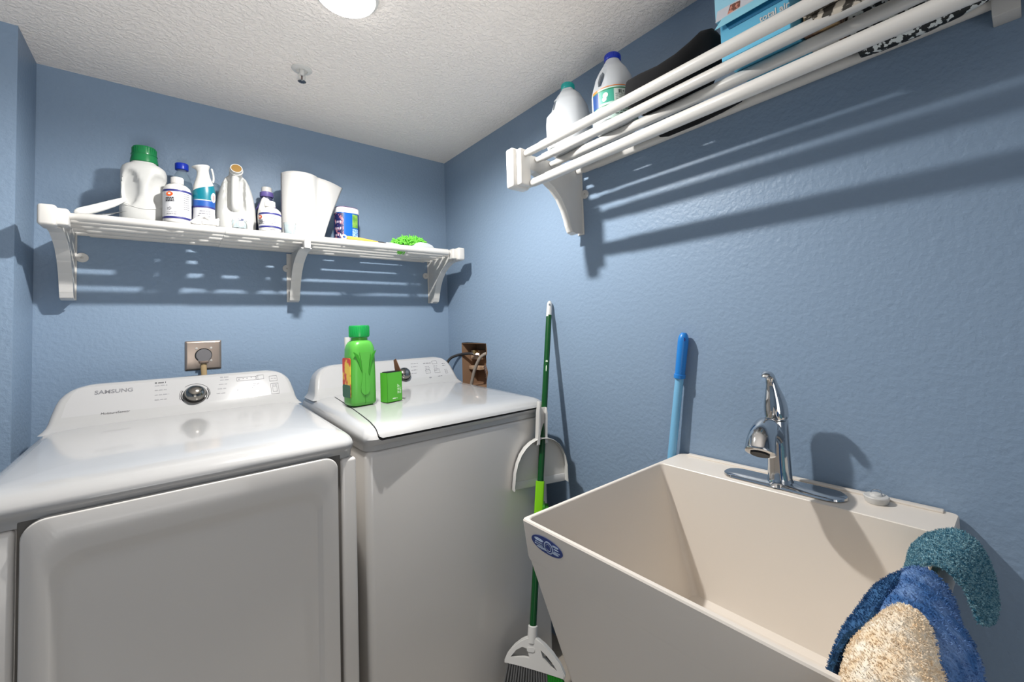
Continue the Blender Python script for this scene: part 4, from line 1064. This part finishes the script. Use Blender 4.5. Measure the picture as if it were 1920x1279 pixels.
for k in range(7):
    x0_ = -.083+.008*k*.7; y0_ = -.068+rn.uniform(-.006, .006)
    tube(bm, [(x0_+.01, y0_+.03, .01), (x0_+.004, y0_+.0, -.004), (x0_-.004, y0_+.0, -.022-.004*(k % 3)), (x0_-.012, y0_, -.036-.005*(k % 2))], [.0022, .0028, .003, .002], 6)
obj('hanging_strands', bm, M_lime2, t)
bm = B(); extr(bm, [(-.02, 0), (.095, 0), (.080, .016), (.055, .024), (.02, .026), (-.005, .018)], frame((0, -.075, .0005), (1, 0, 0), (0, 0, 1)), .003, .001)
loft(bm, [[(.035+x, -.052+y, z) for x, y in sell(.055*s, .026*s, 2, 24)] for z, s in ((.0, .9), (.006, 1), (.014, .9), (.020, .6), (.022, .2))]); obj('duster_base', bm, M_jugt, t)

# ------------------------------------------------------------------ things on the right shelf
RZS = 1.8605
def gallon(name, label, loc, rz, capm, bodym, HH=.235, R=.073, labelled=False, holes=True):
    t = thing(name, label, 'jug', loc, rz=rz)
    if not labelled:
        spec = [(0, .060, .062), (.004, .068, .070), (.012, .0715, .073), (.090, .0730, .0745), (.100, .0720, .0735), (.135, .0690, .071), (.165, .0620, .064), (.190, .048, .050), (.207, .032, .033), (.214, .022, .022), (.225, .019, .019)]
        pw = 3.2
    else:
        spec = [(0, .058, .058), (.004, .066, .066), (.010, .0695, .0695), (.120, .0700, .0700), (.130, .0690, .0690), (.150, .0640, .0640), (.175, .0560, .0560), (.200, .0440, .0440), (.220, .030, .030), (.232, .0235, .0235), (.240, .021, .021)]
        pw = 2.1
    zz = []
    for a, b in zip(spec, spec[1:]):
        k = max(1, int((b[0]-a[0])/.006))
        for i in range(k): zz.append(tuple(a[q]+(b[q]-a[q])*i/k for q in range(3)))
    zz.append(spec[-1]); rings = []
    for z, rx, ry in zz:
        ring = []
        for x, y in sell(rx, ry, pw, 64):
            # hollow around the handle on the -x side
            if x < -.012 and .115 < z < .215:
                e_ = min(1, (z-.115)/.022, (.222-z)/.02); f_e = min(1, max(0, (abs(y)-.012)/.008)) if abs(y) < .2 else 0
                x += e_*f_e*.026*min(1, (-x-.012)/.02)
            ring.append((x, y, z))
        rings.append(ring)
    bm = B(); loft(bm, rings)
    if True:
        hole = B(); 
        extr(hole, rrect(-.052, -.034, .135, .188, .008, 5) if not labelled else [(-.046, .150), (-.036, .150), (-.026, .165), (-.024, .190), (-.030, .198), (-.040, .190), (-.047, .168)], frame((0, .1, 0), (1, 0, 0), (0, 0, 1)), .2)
        bm = boolop(bm, hole, 'DIFFERENCE')
    b = obj('jug_body', bm, bodym, t, sharp=45); b.data.transform(Matrix.Rotation(rad(-155 if labelled else -165), 4, 'Z'))
    zc = spec[-1][0]; rc = .0225 if not labelled else .0250
    bm = B(); lathe(bm, [(0, zc-.004), (rc, zc-.004), (rc+.001, zc-.002), (rc, zc+.014), (rc-.002, zc+.0165), (0, zc+.0165)], 32)
    for k in range(26): box(bm, rc-.001, rc+.0014, -.0009, .0009, zc, zc+.012, M=Matrix.Rotation(2*PI*k/26, 4, 'Z'))
    obj('cap', bm, capm, t)
    return t, b, spec
t, b, sp = gallon('water_jug', 'milky white gallon jug with a teal cap, first on the right-wall shelf', (-.150, -1.160, RZS), rad(100), M_tcap, M_jugt)
t, b, sp = gallon('bleach_bottle', 'white bleach bottle with blue cap and green label beside the teal-capped jug', (-.155, -1.362, RZS), rad(95), M_bcap, M_jugt, labelled=True)
t.scale = (.98, .98, .93)
fn = lambda z: (.0700, .0700)
M_blab = mat('label_mint', (205, 232, 222), .45)
bm = B(); patch(bm, fn, 60, 330, .010, .112, .0006, 60, 2, p=2.1); lb = obj('label', bm, M_blab, b)
bm = B(); patch(bm, fn, 60, 330, .113, .1155, .0008, 60, 1, p=2.1); patch(bm, fn, 60, 80, .07, .1155, .0009, 8, 1, p=2.1); obj('orange_line', bm, mat('orange_line', (235, 140, 60), .4), lb)
bm = B(); patch(bm, fn, 60, 330, .104, .1075, .0010, 60, 1, p=2.1); patch(bm, fn, 60, 330, .054, .0565, .0010, 60, 1, p=2.1); obj('green_line', bm, mat('label_green2', (30, 130, 80), .4), lb)
bm = B(); patch(bm, fn, 84, 122, .064, .104, .0010, 16, 1, p=2.1); patch(bm, fn, 172, 200, .064, .104, .0010, 16, 1, p=2.1); obj('teal_panel', bm, mat('label_teal2', (70, 175, 150), .4), lb)
bm = B(); patch(bm, fn, 60, 82, .056, .104, .0010, 10, 1, p=2.1); obj('blue_panel', bm, M_blue, lb)
bm = B(); blob(bm, fn, 101, .088, 7, .009, .0016, 14, p=2.1); blob(bm, fn, 98, .076, 6, .008, .0016, 14, p=2.1); patch(bm, fn, 124, 168, .062, .102, .0010, 12, 1, p=2.1); obj('pale_panel', bm, mat('label_pale', (226, 236, 228), .4), lb)
bm = B()
patch(bm, fn, 134, 137, .088, .099, .0016, 2, 1, p=2.1); patch(bm, fn, 138.5, 141, .088, .099, .0016, 2, 1, p=2.1); patch(bm, fn, 144, 149, .0925, .0945, .0016, 2, 1, p=2.1); patch(bm, fn, 146, 147.4, .090, .097, .0016, 2, 1, p=2.1)
for a0, a1, z0, z1 in ((151, 153, .089, .098), (153, 158, .088, .090), (153, 158, .097, .099), (158, 160, .090, .093), (158, 160, .095, .098)): patch(bm, fn, a0, a1, z0, z1, .0016, 2, 1, p=2.1)
for k in range(4): lines(bm, fn, 126, 165, .085-.006*k, .0018, .0013, 70+k, p=2.1)
for k in range(4): lines(bm, fn, 124, 165, .046-.008*k, .0022, .0013, 80+k, p=2.1); lines(bm, fn, 86, 115, .046-.008*k, .0022, .0013, 90+k, p=2.1)
obj('label_print', bm, mat('label_ink', (60, 80, 75), .5), lb)

# black cap-like bag with raised strap end
t = thing('black_case', 'soft black case with an upturned end lying on the right-wall shelf', 'case', (-.15, -1.60, RZS))
bm = B()
secs = [(.158, .036, .030, .056), (.150, .018, .060, .082), (.128, .004, .085, .094), (.085, 0, .095, .088), (.03, .0, .095, .082), (-.02, .0, .088, .092), (-.05, .02, .07, .112), (-.072, .045, .055, .130), (-.092, .062, .040, .128), (-.102, .08, .018, .108)]
rings = []
for y, zb, hw_, zh in secs:
    rings.append([(-.01+x, y, zb+(zh-zb)/2+z) for x, z in sell(hw_, (zh-zb)/2+.002, 2.6, 28)])
for r in rings:
    for k, p in enumerate(r): r[k] = (p[0], p[1], max(p[2], .0005))
loft(bm, rings); b = obj('case_body', bm, M_blackf, t, sharp=70)
# long black strap hanging through behind the rods
bm = B(); loft(bm, [[(.092+x*k, y, -.012+z*k) for x, z in sell(.0165, .022, 2.4, 20)] for y, k in ((.15, .2), (.145, .7), (.12, 1), (.02, 1), (-.05, .8), (-.10, .5), (-.11, .1))])
obj('sagging_strap', bm, M_blackf, t)

# filter box "total air"
t = thing('filter_box', 'light blue carton lettered total air standing on the right-wall shelf', 'box', (-.155, -1.80, RZS))
bm = B(); x0, x1, y0, y1, z1 = -.075, .075, -.078, .066, .098
box(bm, x0, x1, y0, y1, 0, z1, .0012); b = obj('carton', bm, M_bxblue, t, smooth=False)
Mt = frame((x0-.0006, .0, 0), (0, -1, 0), (0, 0, 1))
text('box_lettering', 'total air', Mt @ Matrix.Translation((.020, .0450, .0003)), .0185, M_wht, b, bold=.0003, th=.0003)
bm = B(); extr(bm, [(-.045, .066), (.078, .066), (.078, .082), (-.053, .082)], Mt, .0008); obj('dark_band', bm, M_bxblued, b)
bm = B(); extr(bm, [(-.074, 0), (.08, 0), (.078, .026), (-.060, .026)], frame((x0-.010, 0, z1-.022), (0, -1, 0), (.42, 0, 1)), .001); obj('flap', bm, mat('flap_blue', (140, 206, 226), .5), b)
t = thing('photo_box', 'pale blue printed carton stacked on the total air carton', 'box', (-.158, -1.80, RZS+.0985), rz=rad(2))
bm = B(); box(bm, -.07, .07, -.075, .078, 0, .06, .001); b = obj('carton', bm, mat('pale_blue_card', (150, 205, 225), .45), t, smooth=False)
Mt = frame((-.0703, 0, 0), (0, -1, 0), (0, 0, 1))
bm = B(); extr(bm, [(-.078, .0), (.07, .0), (.07, .024), (-.072, .024)], Mt, .0006); obj('grey_band', bm, mat('band_grey', (200, 200, 206), .5), b)
bm = B(); extr(bm, [(-.05, .004), (-.022, .006), (-.020, .020), (-.042, .022)], Mt @ Matrix.Translation((0, 0, .0004)), .0006); obj('picture_mark', bm, mat('brown_photo', (110, 66, 54), .5, mottle=((210, 140, 120), 120, .5, .6)), b)

# instruction card, patterned bags and a brown box farther along
t = thing('paper_card', 'flat printed card lying on the rods under the black case and carton', 'card', (-.15, -1.88, RZS))
bm = B(); box(bm, -.012, .085, -.05, .0, -.0002, .0006); obj('sheet', bm, M_paper, t)
t = thing('patterned_bag', 'black and white spotted soft bag lying along the rods near the shelf end', 'bag', (-.085, -2.05, RZS))
bm = B(); loft(bm, [[(x*s, y, max(0.0005, .020*s+z*s)) for x, z in sell(.075, .022, 2.8, 28)] for y, s in ((.11, .25), (.105, .6), (.09, .9), (.03, 1), (-.06, 1), (-.11, .8), (-.125, .3))]); obj('bag_body', bm, M_patt, t)
bm = B(); loft(bm, [[(.027+x*k, y, -.014+z*k) for x, z in sell(.0170, .024, 2.6, 20)] for y, k in ((.098, .3), (.094, .85), (.06, 1), (0, 1), (-.06, .8), (-.10, .5), (-.12, .1))]); obj('sagging_fold', bm, M_patt, t)
t = thing('patterned_pouch', 'dark pouch with pale scroll print lying at the front of the right shelf', 'pouch', (-.235, -1.965, RZS))
bm = B(); loft(bm, [[(x*s, y, max(0.0005, .016*s+z*s)) for x, z in sell(.050, .018, 2.8, 28)] for y, s in ((.06, .3), (.055, .7), (.03, 1), (-.08, 1), (-.14, .8), (-.15, .3))])
loft(bm, [[(.010+x*k, y, -.010+z*k) for x, z in sell(.0165, .016, 2.6, 20)] for y, k in ((.05, .3), (.045, .9), (0, 1), (-.10, 1), (-.14, .4))]); obj('pouch_body', bm, mat('scroll_print', (62, 58, 52), .6, mottle=((205, 195, 180), 60, .5, .55)), t)
t = thing('brown_carton', 'tan and brown carton behind the light blue carton on the right shelf', 'box', (-.12, -1.914, RZS))
bm = B(); box(bm, -.05, .055, -.030, .030, 0, .12, .0015); obj('carton', bm, mat('tan_card', (190, 160, 120), .6, mottle=((110, 85, 70), 14, .45, .55)), t, smooth=False)
